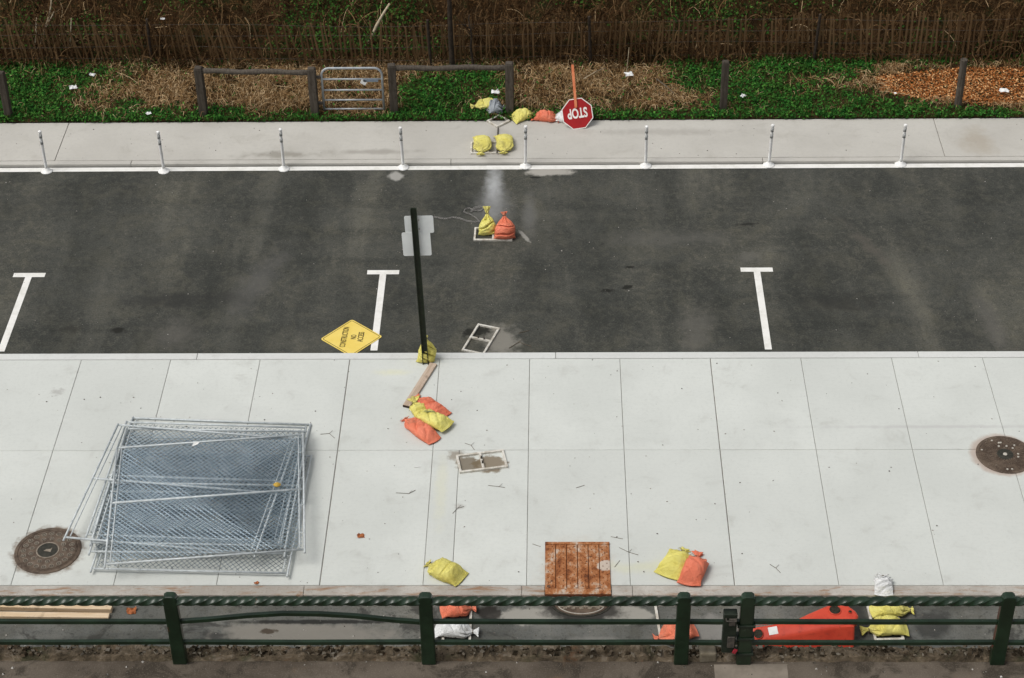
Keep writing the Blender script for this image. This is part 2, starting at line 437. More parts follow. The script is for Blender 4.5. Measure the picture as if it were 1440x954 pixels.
M['stalk_pale'] = simple('bleached_stalk', (0.58, 0.50, 0.36), (0.40, 0.32, 0.21), 12, 0.8, 0.2)
M['bark'] = simple('dark_bark', (0.022, 0.016, 0.011), (0.045, 0.033, 0.023), 14, 0.95, 0.8, 30)
def _wood(name, a, b, dk):
    t = NT(name); v = t.pos(True)
    g = t.noise(t.mapv(v, (9, 9, 1.0)), 3.0, 5, 0.65, 0.4)
    c = t.mix(t.rng(g, 0.35, 0.65), a, b)
    c = t.mix(t.rng(t.noise(v, 9, 5, 0.7), 0.5, 0.75, 0, 0.7), c, dk)
    oi = t.n('ShaderNodeObjectInfo')
    c = t.mix(t.rng(oi.outputs['Random'], 0, 1, 0, 0.5, False), c, dk)
    t.color(c).rough(0.9); t.bump(g, 0.6, 0.006); t.b.inputs['Specular IOR Level'].default_value = 0.1
    return t.m
M['post_wood'] = _wood('weathered_timber', (0.072, 0.060, 0.048), (0.125, 0.108, 0.088), (0.032, 0.026, 0.020))
M['slat'] = _wood('old_slat_wood', (0.115, 0.068, 0.031), (0.17, 0.108, 0.054), (0.040, 0.022, 0.010))
def _plank(name, a, b):
    t = NT(name); v = t.pos(True)
    g = t.noise(t.mapv(v, (0.8, 14, 14)), 2.0, 5, 0.65, 0.3)
    c = t.mix(t.rng(g, 0.35, 0.65), a, b)
    c = t.mix(t.rng(t.noise(v, 7, 4, 0.7), 0.56, 0.7, 0, 0.5), c, tuple(x * 0.45 for x in a))
    t.color(c).rough(0.85); t.bump(g, 0.4, 0.004)
    return t.m
M['plank'] = _plank('grey_brown_board', (0.40, 0.30, 0.22), (0.52, 0.42, 0.33))
M['lumber'] = _plank('fresh_lumber', (0.60, 0.44, 0.27), (0.68, 0.54, 0.38))
M['char'] = simple('dark_end_grain', (0.03, 0.022, 0.016), (0.06, 0.04, 0.03), 30, 0.9, 0.2)
M['galv'] = simple('galvanised_tube', (0.60, 0.64, 0.645), (0.46, 0.50, 0.51), 9, 0.5, 0.05, metallic=0.1)
M['galv_gate'] = simple('galvanised_gate', (0.42, 0.45, 0.465), (0.31, 0.335, 0.35), 9, 0.5, 0.05, metallic=0.3)
M['wire'] = simple('galvanised_wire', (0.46, 0.56, 0.63), (0.34, 0.43, 0.50), 4, 0.5, 0.0, metallic=0.3)
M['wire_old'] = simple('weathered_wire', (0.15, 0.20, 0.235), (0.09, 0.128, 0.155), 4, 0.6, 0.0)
M['frame_paint'] = simple('pale_steel_frame', (0.68, 0.66, 0.60), (0.46, 0.42, 0.35), 14, 0.6, 0.15)
M['dark_steel'] = simple('dark_steel', (0.05, 0.045, 0.04), (0.10, 0.085, 0.07), 20, 0.6, 0.2)
M['chain'] = simple('chain_steel', (0.34, 0.33, 0.31), (0.16, 0.15, 0.14), 40, 0.5, 0.1)
def bagmat(name, a, b, dk):
    t = NT(name); v = t.pos(True)
    c = t.mix(t.rng(t.noise(v, 5, 4, 0.6), 0.35, 0.65), a, b)
    c = t.mix(t.rng(t.noise(v, 14, 5, 0.7, 0.8), 0.56, 0.74, 0, 0.55), c, dk)
    oi = t.n('ShaderNodeObjectInfo')
    c = t.mix(t.rng(oi.outputs['Random'], 0, 1, 0, 0.25, False), c, dk)
    c = t.mix(t.rng(t.noise(v, 3.5, 6, 0.7, 0.6), 0.54, 0.72, 0, 0.38), c, (0.22, 0.18, 0.12))
    t.color(c).rough(0.62)
    wv = t.noise(t.mapv(v, (1, 1, 1)), 26, 5, 0.6, 1.2)
    t.bump(wv, 1.0, 0.022)
    return t.m
M['bag_yellow'] = bagmat('yellow_woven_plastic', (0.80, 0.74, 0.23), (0.72, 0.65, 0.16), (0.54, 0.45, 0.07))
M['bag_orange'] = bagmat('orange_woven_plastic', (0.84, 0.25, 0.15), (0.76, 0.195, 0.105), (0.52, 0.09, 0.045))
M['bag_white'] = bagmat('white_woven_plastic', (0.80, 0.81, 0.80), (0.72, 0.73, 0.72), (0.56, 0.55, 0.52))
M['bag_grey'] = bagmat('grey_plastic_film', (0.42, 0.45, 0.48), (0.30, 0.33, 0.36), (0.16, 0.18, 0.20))
M['print'] = simple('faded_print', (0.10, 0.13, 0.06), (0.30, 0.30, 0.10), 40, 0.7, 0.0)
def _rust():
    t = NT('rusted_plate'); v = t.pos()
    n1 = t.noise(t.mapv(v, (1.0, 0.75, 1)), 8.0, 8, 0.80, 0.2)
    lg = t.noise(t.mapv(v, (6.2, 1.6, 1)), 1.0, 3, 0.5)
    n1 = t.math('ADD', n1, t.math('MULTIPLY', t.math('SUBTRACT', lg, 0.5), 0.55))
    c = t.ramp(n1, [(0.30, (0.095, 0.030, 0.012)), (0.42, (0.28, 0.095, 0.030)), (0.52, (0.40, 0.175, 0.072)), (0.60, (0.45, 0.32, 0.23)), (0.72, (0.57, 0.52, 0.45))])
    f = t.spot(v, (1.17, 21.02), (0.14, 0.12), 0.3, 0.2, 0.25, 9)
    c = t.mix(t.math('MULTIPLY', f, 0.8), c, (0.55, 0.50, 0.43))
    sp = t.noise(v, 17, 4, 0.7)
    c = t.mix(t.rng(sp, 0.58, 0.66, 0, 0.85), c, (0.085, 0.03, 0.013))
    t.color(c).rough(0.85); t.bump(t.noise(v, 40, 4), 0.4, 0.005)
    return t.m
M['rust'] = _rust()
M['rust_dark'] = simple('dark_rust', (0.085, 0.026, 0.010), (0.13, 0.042, 0.016), 20, 0.9, 0.3, obj=False)
def _iron():
    t = NT('cast_iron'); v = t.pos()
    c = t.mix(t.rng(t.noise(v, 5, 5, 0.65), 0.38, 0.62), (0.070, 0.048, 0.034), (0.13, 0.095, 0.068))
    c = t.mix(t.rng(t.noise(v, 26, 4, 0.7), 0.52, 0.7, 0, 0.7), c, (0.20, 0.165, 0.13))
    t.color(c).rough(0.7); t.bump(t.noise(v, 55, 3), 0.4, 0.005)
    return t.m
M['iron'] = _iron()
M['iron_dark'] = simple('dark_cast_iron', (0.022, 0.022, 0.016), (0.045, 0.042, 0.032), 18, 0.6, 0.4, obj=False)
M['iron_rub'] = simple('rubbed_cast_iron', (0.19, 0.155, 0.12), (0.30, 0.26, 0.205), 22, 0.6, 0.2, obj=False)
M['iron_pale'] = simple('worn_metal', (0.55, 0.52, 0.45), (0.40, 0.37, 0.32), 30, 0.6, 0.1, obj=False)
def _green():
    t = NT('green_railing_paint'); v = t.pos()
    c = t.mix(t.rng(t.noise(v, 3, 5, 0.65), 0.35, 0.65), (0.007, 0.018, 0.008), (0.014, 0.034, 0.016))
    c = t.mix(t.rng(t.noise(v, 11, 6, 0.75, 0.6), 0.62, 0.72, 0, 0.7), c, (0.07, 0.10, 0.065))
    c = t.mix(t.rng(t.noise(v, 7, 6, 0.7, 0.4), 0.64, 0.72, 0, 0.8), c, (0.09, 0.04, 0.02))
    t.color(c).rough(0.30); t.bump(t.noise(v, 18, 4), 0.22, 0.006)
    t.b.inputs['Specular IOR Level'].default_value = 0.5
    return t.m
M['green'] = _green()
M['green_dark'] = simple('dark_green_steel', (0.010, 0.016, 0.010), (0.020, 0.028, 0.018), 12, 0.55, 0.2)
M['pole'] = simple('dark_green_post', (0.010, 0.017, 0.009), (0.020, 0.030, 0.015), 8, 0.55, 0.1)
M['alu'] = simple('sign_back_aluminium', (0.80, 0.82, 0.80), (0.72, 0.74, 0.725), 3, 0.55, 0.0)
M['sign_yellow'] = simple('faded_yellow_sheeting', (0.82, 0.63, 0.16), (0.78, 0.58, 0.12), 3, 0.5, 0.0)
M['black'] = simple('black_ink', (0.02, 0.018, 0.012), (0.045, 0.04, 0.03), 30, 0.6, 0.0)
M['black'].node_tree.nodes['Principled BSDF'].inputs['Specular IOR Level'].default_value = 0.05
M['sign_red'] = simple('red_sheeting', (0.36, 0.012, 0.014), (0.30, 0.010, 0.012), 4, 0.4, 0.0)
M['sign_white'] = simple('white_sheeting', (0.82, 0.80, 0.76), (0.74, 0.71, 0.67), 6, 0.5, 0.0)
M['orange_pole'] = simple('orange_pole', (0.68, 0.22, 0.10), (0.58, 0.17, 0.07), 8, 0.55, 0.1)
def _barr():
    t = NT('orange_barrier_plastic'); v = t.pos(True)
    c = t.mix(t.rng(t.noise(v, 3, 4, 0.6), 0.35, 0.65), (0.60, 0.070, 0.036), (0.50, 0.050, 0.027))
    c = t.mix(t.rng(t.noise(v, 12, 6, 0.75, 0.5), 0.52, 0.72, 0, 0.6), c, (0.24, 0.045, 0.03))
    t.color(c).rough(0.45)
    return t.m
M['barrier'] = _barr()
def _ledge():
    t = NT('mossy_rubble_coping'); v = t.pos()
    n1 = t.noise(v, 5, 7, 0.75, 0.7)
    c = t.ramp(n1, [(0.30, (0.026, 0.020, 0.012)), (0.45, (0.115, 0.088, 0.056)), (0.55, (0.19, 0.145, 0.095)), (0.68, (0.33, 0.28, 0.215))])
    c = t.mix(t.rng(t.noise(v, 2.2, 5, 0.65), 0.5, 0.66, 0, 0.75), c, (0.050, 0.055, 0.024))
    c = t.mix(t.rng(t.noise(v, 3.7, 5, 0.65, 0.5), 0.58, 0.7, 0, 0.7), c, (0.16, 0.075, 0.035))
    t.color(c).rough(0.95); t.bump(t.noise(v, 26, 6, 0.7), 1.0, 0.03)
    return t.m
M['ledge'] = _ledge()
def _wlk():
    t = NT('damp_brown_paving'); v = t.pos()
    c = t.mix(t.rng(t.noise(v, 1.1, 5, 0.65), 0.35, 0.65), (0.070, 0.055, 0.040), (0.125, 0.102, 0.078))
    c = t.mix(t.rng(t.noise(v, 2.4, 6, 0.7, 0.5), 0.48, 0.62, 0, 0.8), c, (0.030, 0.023, 0.015))
    c = t.mix(t.rng(t.noise(v, 1.7, 4, 0.6), 0.60, 0.75, 0, 0.6), c, (0.17, 0.10, 0.05))
    c = t.mix(t.rng(t.noise(v, 60, 4, 0.7), 0.5, 0.75, 0, 0.5), c, (0.24, 0.215, 0.18))
    t.color(c).rough(0.8); t.bump(t.noise(v, 60, 4, 0.7), 0.5, 0.008)
    return t.m
M['walk'] = _wlk()
M['walk_pale'] = simple('pale_paving_slab', (0.24, 0.205, 0.165), (0.17, 0.145, 0.115), 4, 0.85, 0.4, obj=False)
M['stone_block'] = simple('granite_block', (0.15, 0.125, 0.085), (0.21, 0.18, 0.13), 9, 0.9, 0.6, obj=False)
M['wall'] = simple('retaining_wall_stone', (0.16, 0.145, 0.12), (0.24, 0.22, 0.19), 1.2, 0.95, 0.5, 12, obj=False)
M['paper'] = simple('white_paper', (0.82, 0.82, 0.80), (0.72, 0.72, 0.70), 8, 0.7, 0.1)
M['leaf_dry'] = simple('dry_leaf', (0.42, 0.14, 0.05), (0.28, 0.09, 0.03), 20, 0.8, 0.2)
M['gold'] = simple('yellow_tag', (0.55, 0.36, 0.06), (0.42, 0.26, 0.04), 20, 0.6, 0.1)
M['twig'] = simple('dark_twig', (0.09, 0.075, 0.055), (0.15, 0.125, 0.09), 30, 0.9, 0.1)
M['pebble'] = leafmat('grit', [(0.03, 0.028, 0.022), (0.08, 0.07, 0.055), (0.25, 0.23, 0.20), (0.6, 0.58, 0.54)], 0.9)

# ------------------------------------------------------------------ setting
ZR = -0.15        # road
ZF = -0.09        # far pavement
ZL = 4.0          # raised walkway
g = MB(); g.add([(-250, -150, -0.9), (250, -150, -0.9), (250, 350, -0.9), (-250, 350, -0.9)], [(0, 1, 2, 3)])
tag(g.build('ground', M['earth']), kind='structure')

def sheet(name, x0, x1, y0, y1, z, mat, th=0.3):
    b = MB(); b.box(((x0 + x1) / 2, (y0 + y1) / 2, z - th / 2), (x1 - x0, y1 - y0, th))
    return tag(b.build(name, mat), kind='structure')

road = sheet('road', -32, 32, 26.22, 32.47, ZR, M['asphalt'])
low = sheet('service_road', -32, 32, 15.545, 20.45, ZR, M['asphalt_low'])
pave = sheet('pavement', -32, 32, 20.44, 26.20, -0.014, M['joint'])
farp = sheet('far_pavement', -32, 32, 32.50, 34.10, ZF - 0.014, M['joint'])

_slabc = {}
def slab(parent, x0, x1, y0, y1, z, mat, gap=0.007, name='slab', th=0.12):
    key = (round(x1 - x0, 3), round(y1 - y0, 3), mat.name, th)
    if key not in _slabc:
        w, d = x1 - x0 - gap, y1 - y0 - gap
        b = 0.006
        m = MB()
        m.add([(-w / 2, -d / 2, -th), (w / 2, -d / 2, -th), (w / 2, d / 2, -th), (-w / 2, d / 2, -th),
               (-w / 2, -d / 2, -b), (w / 2, -d / 2, -b), (w / 2, d / 2, -b), (-w / 2, d / 2, -b),
               (-w / 2 + b, -d / 2 + b, 0), (w / 2 - b, -d / 2 + b, 0), (w / 2 - b, d / 2 - b, 0), (-w / 2 + b, d / 2 - b, 0)],
              [(0, 1, 5, 4), (1, 2, 6, 5), (2, 3, 7, 6), (3, 0, 4, 7), (4, 5, 9, 8), (5, 6, 10, 9), (6, 7, 11, 10), (7, 4, 8, 11), (8, 9, 10, 11)])
        me = m.mesh(name); me.materials.append(mat); _slabc[key] = me
    o = link(name, _slabc[key], None, parent, ((x0 + x1) / 2, (y0 + y1) / 2, z + random.uniform(-0.0015, 0.0015)))
    return o

S = 1.524
Y0, Y1, Y2 = 26.07, 23.69, 20.625
for i in range(-9, 10):
    xa, xb = i * S + (.003 if i in (-2, 2) else 0), (i + 1) * S - (.003 if i + 1 in (-2, 2) else 0)   # wider expansion joint every fourth slab
    slab(pave, xa, xb, Y1, Y0, 0.0, M['slab'])
    if i == -1:
        slab(pave, xa, -1.10, Y2, Y1, 0.0, M['slab']); slab(pave, -1.10, xb, Y2, Y1, 0.0, M['slab'])
    else:
        slab(pave, xa, xb, Y2, Y1, 0.0, M['slab'])
# kerb along the road
kj = [-17.9, -11.8, -5.66, 0.44, 6.56, 12.7, 18.8]
for a, b in zip(kj[:-1], kj[1:]):
    slab(pave, a, b, Y0 + 0.002, 26.245, 0.004, M['kerb'], 0.008, 'kerbstone', 0.25)
# worn kerb along the service road
kj = [-13.7, -9.6, -3.27, -0.07, 0.27, 1.24, 1.55, 7.6, 13.7]
for a, b in zip(kj[:-1], kj[1:]):
    if abs(a - 0.27) < 0.01: continue
    slab(pave, a, b, 20.415, Y2 - 0.002, -0.002, M['kerb_old'], 0.008, 'kerbstone', 0.25)
# far pavement
fj = [-27.0, -18.2, -9.43, 8.06, 16.9, 25.6]
for a, b in zip(fj[:-1], fj[1:]):
    slab(farp, a, b, 32.625, 34.08, ZF, M['far_slab'], 0.012)
kj = [-20.4, -14.1, -7.9, -1.6, 4.5, 10.7, 17.0]
for a, b in zip(kj[:-1], kj[1:]):
    slab(farp, a, b, 32.478, 32.623, ZF - 0.002, M['far_slab'], 0.012, 'kerbstone', 0.25)

# painted markings
mk = MB()
n = 120
for j in range(n):
    pass
pts = [(-30, 32.29), (-10.4, 32.30), (-5, 32.305), (0, 32.31), (30, 32.31)]
for (xa, ya), (xb, yb) in zip(pts[:-1], pts[1:]):
    k = len(mk.v); mk.add([(xa, ya, ZR + .004), (xb, yb, ZR + .004), (xb, yb + .145, ZR + .004), (xa, ya + .145, ZR + .004)], [(0, 1, 2, 3)])
tag(mk.build('edge_line', M['paint']), kind='structure')
for X, Yt in ((-9.12, 28.85), (-2.68, 28.90), (4.075, 28.94)):
    m = MB()
    z = ZR + 0.004
    m.add([(X - .29, Yt - .13, z), (X + .29, Yt - .13, z), (X + .29, Yt, z), (X - .29, Yt, z)], [(0, 1, 2, 3)])
    m.add([(X - .06, 26.50, z), (X + .06, 26.50, z), (X + .06, Yt - .131, z), (X - .06, Yt - .131, z)], [(0, 1, 2, 3)])
    tag(m.build('parking_marking', M['paint']), kind='structure')

# verge and bank
def verge_z(x, y):
    t = np.clip((y - 36.5) / 1.0, 0, None)
    z = -0.07 + 0.03 * np.sin(x * 0.9 + y * 1.3) * np.clip((y - 34.1) / 0.5, 0, 1) + 0.02 * np.sin(x * 2.7 - y * 2.1) * np.clip((y - 34.1) / 0.5, 0, 1)
    z = z + np.minimum(t, 12) * 0.28
    z = z + np.clip((y - 36.6) / 1, 0, 1) * (0.12 * np.sin(x * 1.3 + 0.6) * np.sin(y * 1.9 + x * 0.4) + 0.07 * np.sin(x * 3.1 + y * 2.3))
    return z
xs = np.concatenate([np.linspace(-32, -14, 12)[:-1], np.linspace(-14, 14, 141), np.linspace(14, 32, 12)[1:]])
ys = np.concatenate([np.linspace(34.07, 42, 60), np.linspace(43, 70, 14)])
XX, YY = np.meshgrid(xs, ys)
ZZ = verge_z(XX, YY)
nx, ny = len(xs), len(ys)
m = MB()
m.v = [tuple(p) for p in np.stack([XX, YY, ZZ], -1).reshape(-1, 3)]
m.f = [(j * nx + i, j * nx + i + 1, (j + 1) * nx + i + 1, (j + 1) * nx + i) for j in range(ny - 1) for i in range(nx - 1)]
tag(m.build('verge', M['soil'], smooth=True), kind='structure')

# raised walkway in front, with its retaining wall
walk = sheet('walkway', -32, 32, 8.0, 15.36, ZL - 0.05, M['walk'], 0.5)
m = MB()
m.add([(2.20, 15.30, ZL - .046), (2.19, 14.2, ZL - .046), (3.0, 14.2, ZL - .046), (3.02, 15.31, ZL - .046)], [(0, 1, 2, 3)])
m.build('slab', M['walk_pale'], walk)
wall = MB(); wall.box((0, 15.445, 1.5), (64, 0.17, 4.78))
wl = wall.build('retaining_wall', M['wall'])
tag(wl, 'long stone retaining wall carrying the green railing', 'wall')
# rough coping on the wall
nx, ny = 900, 12
m = MB()
vs = []
for j in range(ny):
    for i in range(nx):
        x = -9.5 + 19.0 * i / (nx - 1); y = 15.345 + 0.195 * j / (ny - 1)
        h = 0.045 * noise.fractal(Vector((x * 2.6, y * 5, 3.1)), 0.9, 2.0, 5) + 0.02 * noise.noise(Vector((x * 18, y * 18, 1)))
        z = ZL + 0.012 + h * (1 if 0 < j < ny - 1 else 0.2)
        if j == 0: z = ZL - 0.06; y += 0.02 * noise.noise(Vector((x * 5, 0, 9)))
        if j == ny - 1: z = ZL - 0.10
        vs.append((x, y, z))
m.v = vs
m.f = [(j * nx + i, j * nx + i + 1, (j + 1) * nx + i + 1, (j + 1) * nx + i) for j in range(ny - 1) for i in range(nx - 1)]
m.build('coping', M['ledge'], wl, smooth=False)
b = MB(); b.box((0, 0, 0), (0.19, 0.20, 0.14)); b.build('stone', M['stone_block'], wl, (2.13, 15.43, ZL + 0.02), (0, 0, R(3)), bevel=0.02)

# ------------------------------------------------------------------ green railing
rail = empty('railing', (0, 15.34, ZL - 0.05))
tag(rail, 'old dark green iron railing with twisted top bar along the wall', 'railing')
RZ = ZL - 0.05
def twisted(x0, x1, z, side=0.088, pitch=0.66, y=0.0):
    n = int((x1 - x0) / 0.0125); k = 20
    vs = []
    for i in range(n + 1):
        x = x0 + (x1 - x0) * i / n
        a0 = -2 * math.pi * (x / pitch)
        for q in range(k):
            a = 2 * math.pi * q / k
            # square section, slightly rounded, with hollow flanks
            r = side / 2 / max(abs(math.cos(a)), abs(math.sin(a))) ** 1.0
            r = min(r, side * 0.69)
            vs.append((x, y + r * math.cos(a + a0), z + r * math.sin(a + a0)))
    fs = [(i * k + q, i * k + (q + 1) % k, (i + 1) * k + (q + 1) % k, (i + 1) * k + q) for i in range(n) for q in range(k)]
    m = MB(); m.add(vs, fs); return m
posts_x = [-9.35, -6.58, -3.83, -1.01, 1.83, 2.53, 5.37, 8.2]
for a, b in zip(posts_x[:-1], posts_x[1:]):
    twisted(a + 0.06, b - 0.06, 0.958).build('top_rail', M['green'], rail)
    x0, x1 = a + 0.07, b - 0.07
    def flat(path, name='rail'):
        m = MB()
        hw, hh = 0.021, 0.023
        vs = []
        for (x, z) in path:
            vs += [(x, -hw, z - hh), (x, hw, z - hh), (x, hw, z + hh), (x, -hw, z + hh)]
        fs = [(i * 4 + k, i * 4 + (k + 1) % 4, i * 4 + 4 + (k + 1) % 4, i * 4 + 4 + k) for i in range(len(path) - 1) for k in range(4)]
        fs += [(0, 1, 2, 3), tuple(len(vs) - 4 + k for k in (3, 2, 1, 0))]
        m.add(vs, fs); return m.build(name, M['green'], rail)
    if abs(a + 3.83) < 0.01:
        flat([(x0, 0.645), (-3.45, 0.675), (-3.0, 0.735), (-2.6, 0.770), (-2.2, 0.763), (-1.8, 0.73), (-1.4, 0.67), (x1, 0.635)])
    else:
        flat([(x0, 0.645), ((x0 + x1) / 2, 0.640), (x1, 0.640)])
    flat([(x0, 0.318), ((x0 + x1) / 2, 0.312), (x1, 0.322)])
def post_mesh(w=0.155, d=0.10, h=1.06):
    prof = [(-d / 2, 0), (-d / 2, h - .05), (-d * 0.35, h - .015), (0, h), (d * 0.35, h - .015), (d / 2, h - .05), (d / 2, 0)]
    # profile in X (rounded top), extruded in Y
    pr = [(-w / 2 * 1.05, 0), (-w / 2, 0.5), (-w / 2, h - .05), (-w * .42, h - .02), (-w * .28, h), (w * .28, h), (w * .42, h - .02), (w / 2, h - .05), (w / 2, 0.5), (w / 2 * 1.05, 0)]
    m = MB(); m.prism(pr, -d / 2, d / 2, Matrix.Rotation(R(90), 4, 'X')); return m.mesh('post')
pm = post_mesh(); pm.materials.append(M['green'])
for i, x in enumerate(posts_x):
    o = link('post', pm, None, rail, (x, 0, 0))
    bv = o.modifiers.new('bevel', 'BEVEL'); bv.width = 0.014; bv.segments = 2
# hinge straps and latch box next to the gate post
for z in (0.18, 0.42, 0.62):
    m = MB(); m.box((0, 0, 0), (0.20, 0.125, 0.03)); m.build('strap', M['green_dark'], rail, (2.53, -0.005, z), bevel=0.004)
lb = MB(); lb.box((0, 0, 0), (0.15, 0.10, 0.60)); lbo = lb.build('latch_box', M['green_dark'], rail, (2.345, -0.03, 0.53), bevel=0.01)
for (dx, dz, sx, sz) in ((0.02, 0.19, 0.07, 0.10), (0.02, -0.12, 0.08, 0.16)):
    m = MB(); m.box((0, 0, 0), (sx, 0.02, sz)); m.build('latch_plate', M['dark_steel'], lbo, (dx, -0.056, dz), bevel=0.004)
m = MB(); m.tube([(-.05, -.05, .24), (-.05, -.09, .24), (.06, -.09, .24), (.06, -.05, .24)], 0.008, 6); m.build('latch_handle', M['dark_steel'], lbo)
m = MB(); m.box((0, 0, 0), (0.04, 0.015, 0.06)); m.build('seal_tag', simple('red_tag', (0.45, 0.04, 0.06), (0.3, 0.02, 0.03), 20, 0.5, 0), lbo, (0.07, -0.062, -0.26), (0, 0.4, 0))

# ------------------------------------------------------------------ sandbags
def bag_mesh(L, W, T, seed, flat=True, tail=0.14, wr=1.0, ears=1.0, stand=False):
    nu, nv = 60, 48
    rn = random.Random(seed)
    ph = [rn.uniform(0, 6.28) for _ in range(6)]
    kf = rn.randint(7, 10)
    off = Vector((seed * 3.7, seed * 1.3, seed * 0.7))
    un = 1 - tail
    def sm(a, b, x):
        t = min(1, max(0, (x - a) / (b - a))); return t * t * (3 - 2 * t)
    vs = []
    bend = rn.uniform(-.05, .05)
    for i in range(nu + 1):
        u = i / nu
        fill = 1 - (1 - min(u / 0.40, 1)) ** 2.4
        if stand: fill = 0.55 + 0.45 * math.sin(min(u / .28, 1) * math.pi / 2)
        neck = 1 - sm(un - (.52 if stand else .36), un, u)
        neckw = 1 - sm(un - (.5 if stand else .27), un, u) ** (1.1 if stand else 1.5)
        w = W / 2 * (1.0 + 0.05 * ears * math.exp(-u * 14) - 0.05 * math.exp(-((u - .1) / .07) ** 2)) * (1 + .05 * math.sin(u * 5 + ph[0]))
        rn_ = 0.026
        w = rn_ + (w - rn_) * neckw
        h = max(0.006, rn_ + (T / 2 * fill - rn_) * neck) if u > 0.02 else 0.006
        if u > un:
            t = (u - un) / tail
            w = rn_ + (0.018 if stand else 0.05) * t; h = rn_ * (1 - .45 * t) + 0.012 * t
        ripple = math.exp(-((u - (un - 0.13)) / 0.13) ** 2)
        tailr = sm(un, 1, u)
        cy = bend * math.sin(u * 3.0)
        for j in range(nv):
            a = 2 * math.pi * j / nv
            ca, sa = math.cos(a), math.sin(a)
            e = 0.82
            x = math.copysign(abs(ca) ** e, ca); z = math.copysign(abs(sa) ** 0.95, sa)
            r = 1 + wr * (0.17 * ripple * math.sin(kf * a + ph[1]) + 0.05 * ripple * math.sin((kf + 5) * a + ph[2]) + 0.35 * tailr * math.sin(5 * a + ph[3]))
            p = Vector((u * L * 5, x * w * 5, z * h * 5)) + off
            d = 0.024 * noise.noise(p * 1.1) + 0.022 * abs(noise.noise(p * 2.3)) + 0.009 * noise.noise(p * 6)
            # diagonal drag folds
            d -= wr * 0.030 * max(0, math.sin((u * 22 + x * 5 * math.sin(ph[4])) + ph[5] + 2 * noise.noise(p * .8))) ** 6 * fill
            d *= sm(0.0, .12, u) * (neckw if u < un else 0.3)
            yy = (x * w) * r + cy; zz = (z * h) * r + z * d
            xx = u * L + 0.02 * noise.noise(p * .9 + Vector((5, 5, 5))) - (0.02 * math.cos(x * 1.5) if u < .02 else 0)
            vs.append([xx, yy, zz])
    # rest on the floor: shift so that the belly flattens
    if flat:
        for v in vs:
            u = v[0] / L
            zc = T * 0.36 * (1 - sm(un - .3, un, u)) + 0.026 * sm(un - .3, un, u)
            if u < .25: zc = 0.02 + (zc - 0.02) * sm(-.05, .25, u)
            v[2] = max(v[2] + zc, 0.002 + 0.002 * noise.noise(Vector((v[0] * 30, v[1] * 30, 0))))
    m = MB()
    fs = [(i * nv + k, (i + 1) * nv + k, (i + 1) * nv + (k + 1) % nv, i * nv + (k + 1) % nv) for i in range(nu) for k in range(nv)]
    fs += [tuple(range(nv)), tuple(nu * nv + k for k in range(nv - 1, -1, -1))]
    m.add(vs, fs)
    return m.mesh('sandbag'), un * L
_bs = [0]
def bag(label, base, neck, W, T, z, col, group='sandbags left around the site', tail=0.14, pitch=0.0, ears=1.0, wr=1.0, flat=True, roll=0.0, stand_h=None):
    """base and neck are points on the ground; pitch lifts the neck end"""
    _bs[0] += 1
    dx, dy = neck[0] - base[0], neck[1] - base[1]
    L = math.hypot(dx, dy) if pitch < 45 else (stand_h or W * 1.65)
    me, un = bag_mesh(L, W, T, _bs[0], flat and pitch < 20, tail, wr, ears, pitch > 45)
    o = link('sandbag', me, M['bag_' + col], None, (base[0], base[1], z), smooth=True)
    o.rotation_euler = Matrix.Rotation(math.atan2(dy, dx), 3, 'Z').to_4x4().to_3x3().to_euler()
    o.rotation_euler = (Matrix.Rotation(math.atan2(dy, dx), 3, 'Z') @ Matrix.Rotation(-R(pitch), 3, 'Y') @ Matrix.Rotation(R(roll), 3, 'X')).to_euler()
    tag(o, label, 'sandbag', group)
    if tail > 0.02:
        zc = 0.026 if (flat and pitch < 20) else 0
        ring = [(un + 0.002 * math.sin(3 * q), 0.031 * math.cos(q), zc + 0.031 * math.sin(q)) for q in [2 * math.pi * k / 12 for k in range(13)]]
        t = MB(); t.tube(ring, 0.006, 6, False)
        t.tube([(un, 0.03, zc + .02), (un + .03, 0.06, zc + .03), (un + .02, .10, zc + .005)], 0.003, 5)
        t.build('tie', M['twig'] if col != 'grey' else M['bag_white'], o, smooth=True)
    return o
bag('faded yellow sandbag lying in the grass beside the grey plastic bag', (-0.74, 34.62), (-1.27, 34.50), 0.30, 0.17, -0.03, 'yellow')
bag('crumpled grey plastic bag by the foot of the fence post', (-0.93, 34.38), (-0.46, 34.52), 0.34, 0.26, -0.04, 'grey', group=None, tail=0.3, wr=2.2)
bag('yellow sandbag at the grass edge, left of an orange one', (-0.40, 34.05), (0.10, 34.30), 0.32, 0.20, ZF, 'yellow')
bag('orange sandbag between the yellow and white bags at the grass edge', (0.00, 34.18), (0.53, 34.02), 0.30, 0.19, ZF, 'orange', tail=0.05)
bag('white sandbag half hidden behind the upside down red sign', (0.90, 34.02), (0.40, 34.22), 0.31, 0.19, ZF, 'white', tail=0.06)
bag('left of two yellow sandbags on the metal stand on the far pavement', (-1.04, 33.34), (-1.03, 32.68), 0.34, 0.19, ZF + .035, 'yellow', tail=0.1)
bag('right of two yellow sandbags on the metal stand on the far pavement', (-0.60, 33.38), (-0.58, 32.72), 0.35, 0.19, ZF + .035, 'yellow', tail=0.08)
bag('yellow sandbag with gathered top on the metal stand in the road', (-0.82, 30.02), (-0.86, 30.72), 0.32, 0.28, ZR + .02, 'yellow', tail=0.24, pitch=56, wr=2.6, stand_h=.52)
bag('orange sandbag with knotted neck on the metal stand in the road', (-0.50, 29.88), (-0.53, 30.50), 0.40, 0.31, ZR + .02, 'orange', tail=0.13, pitch=62, wr=1.8, stand_h=.50)
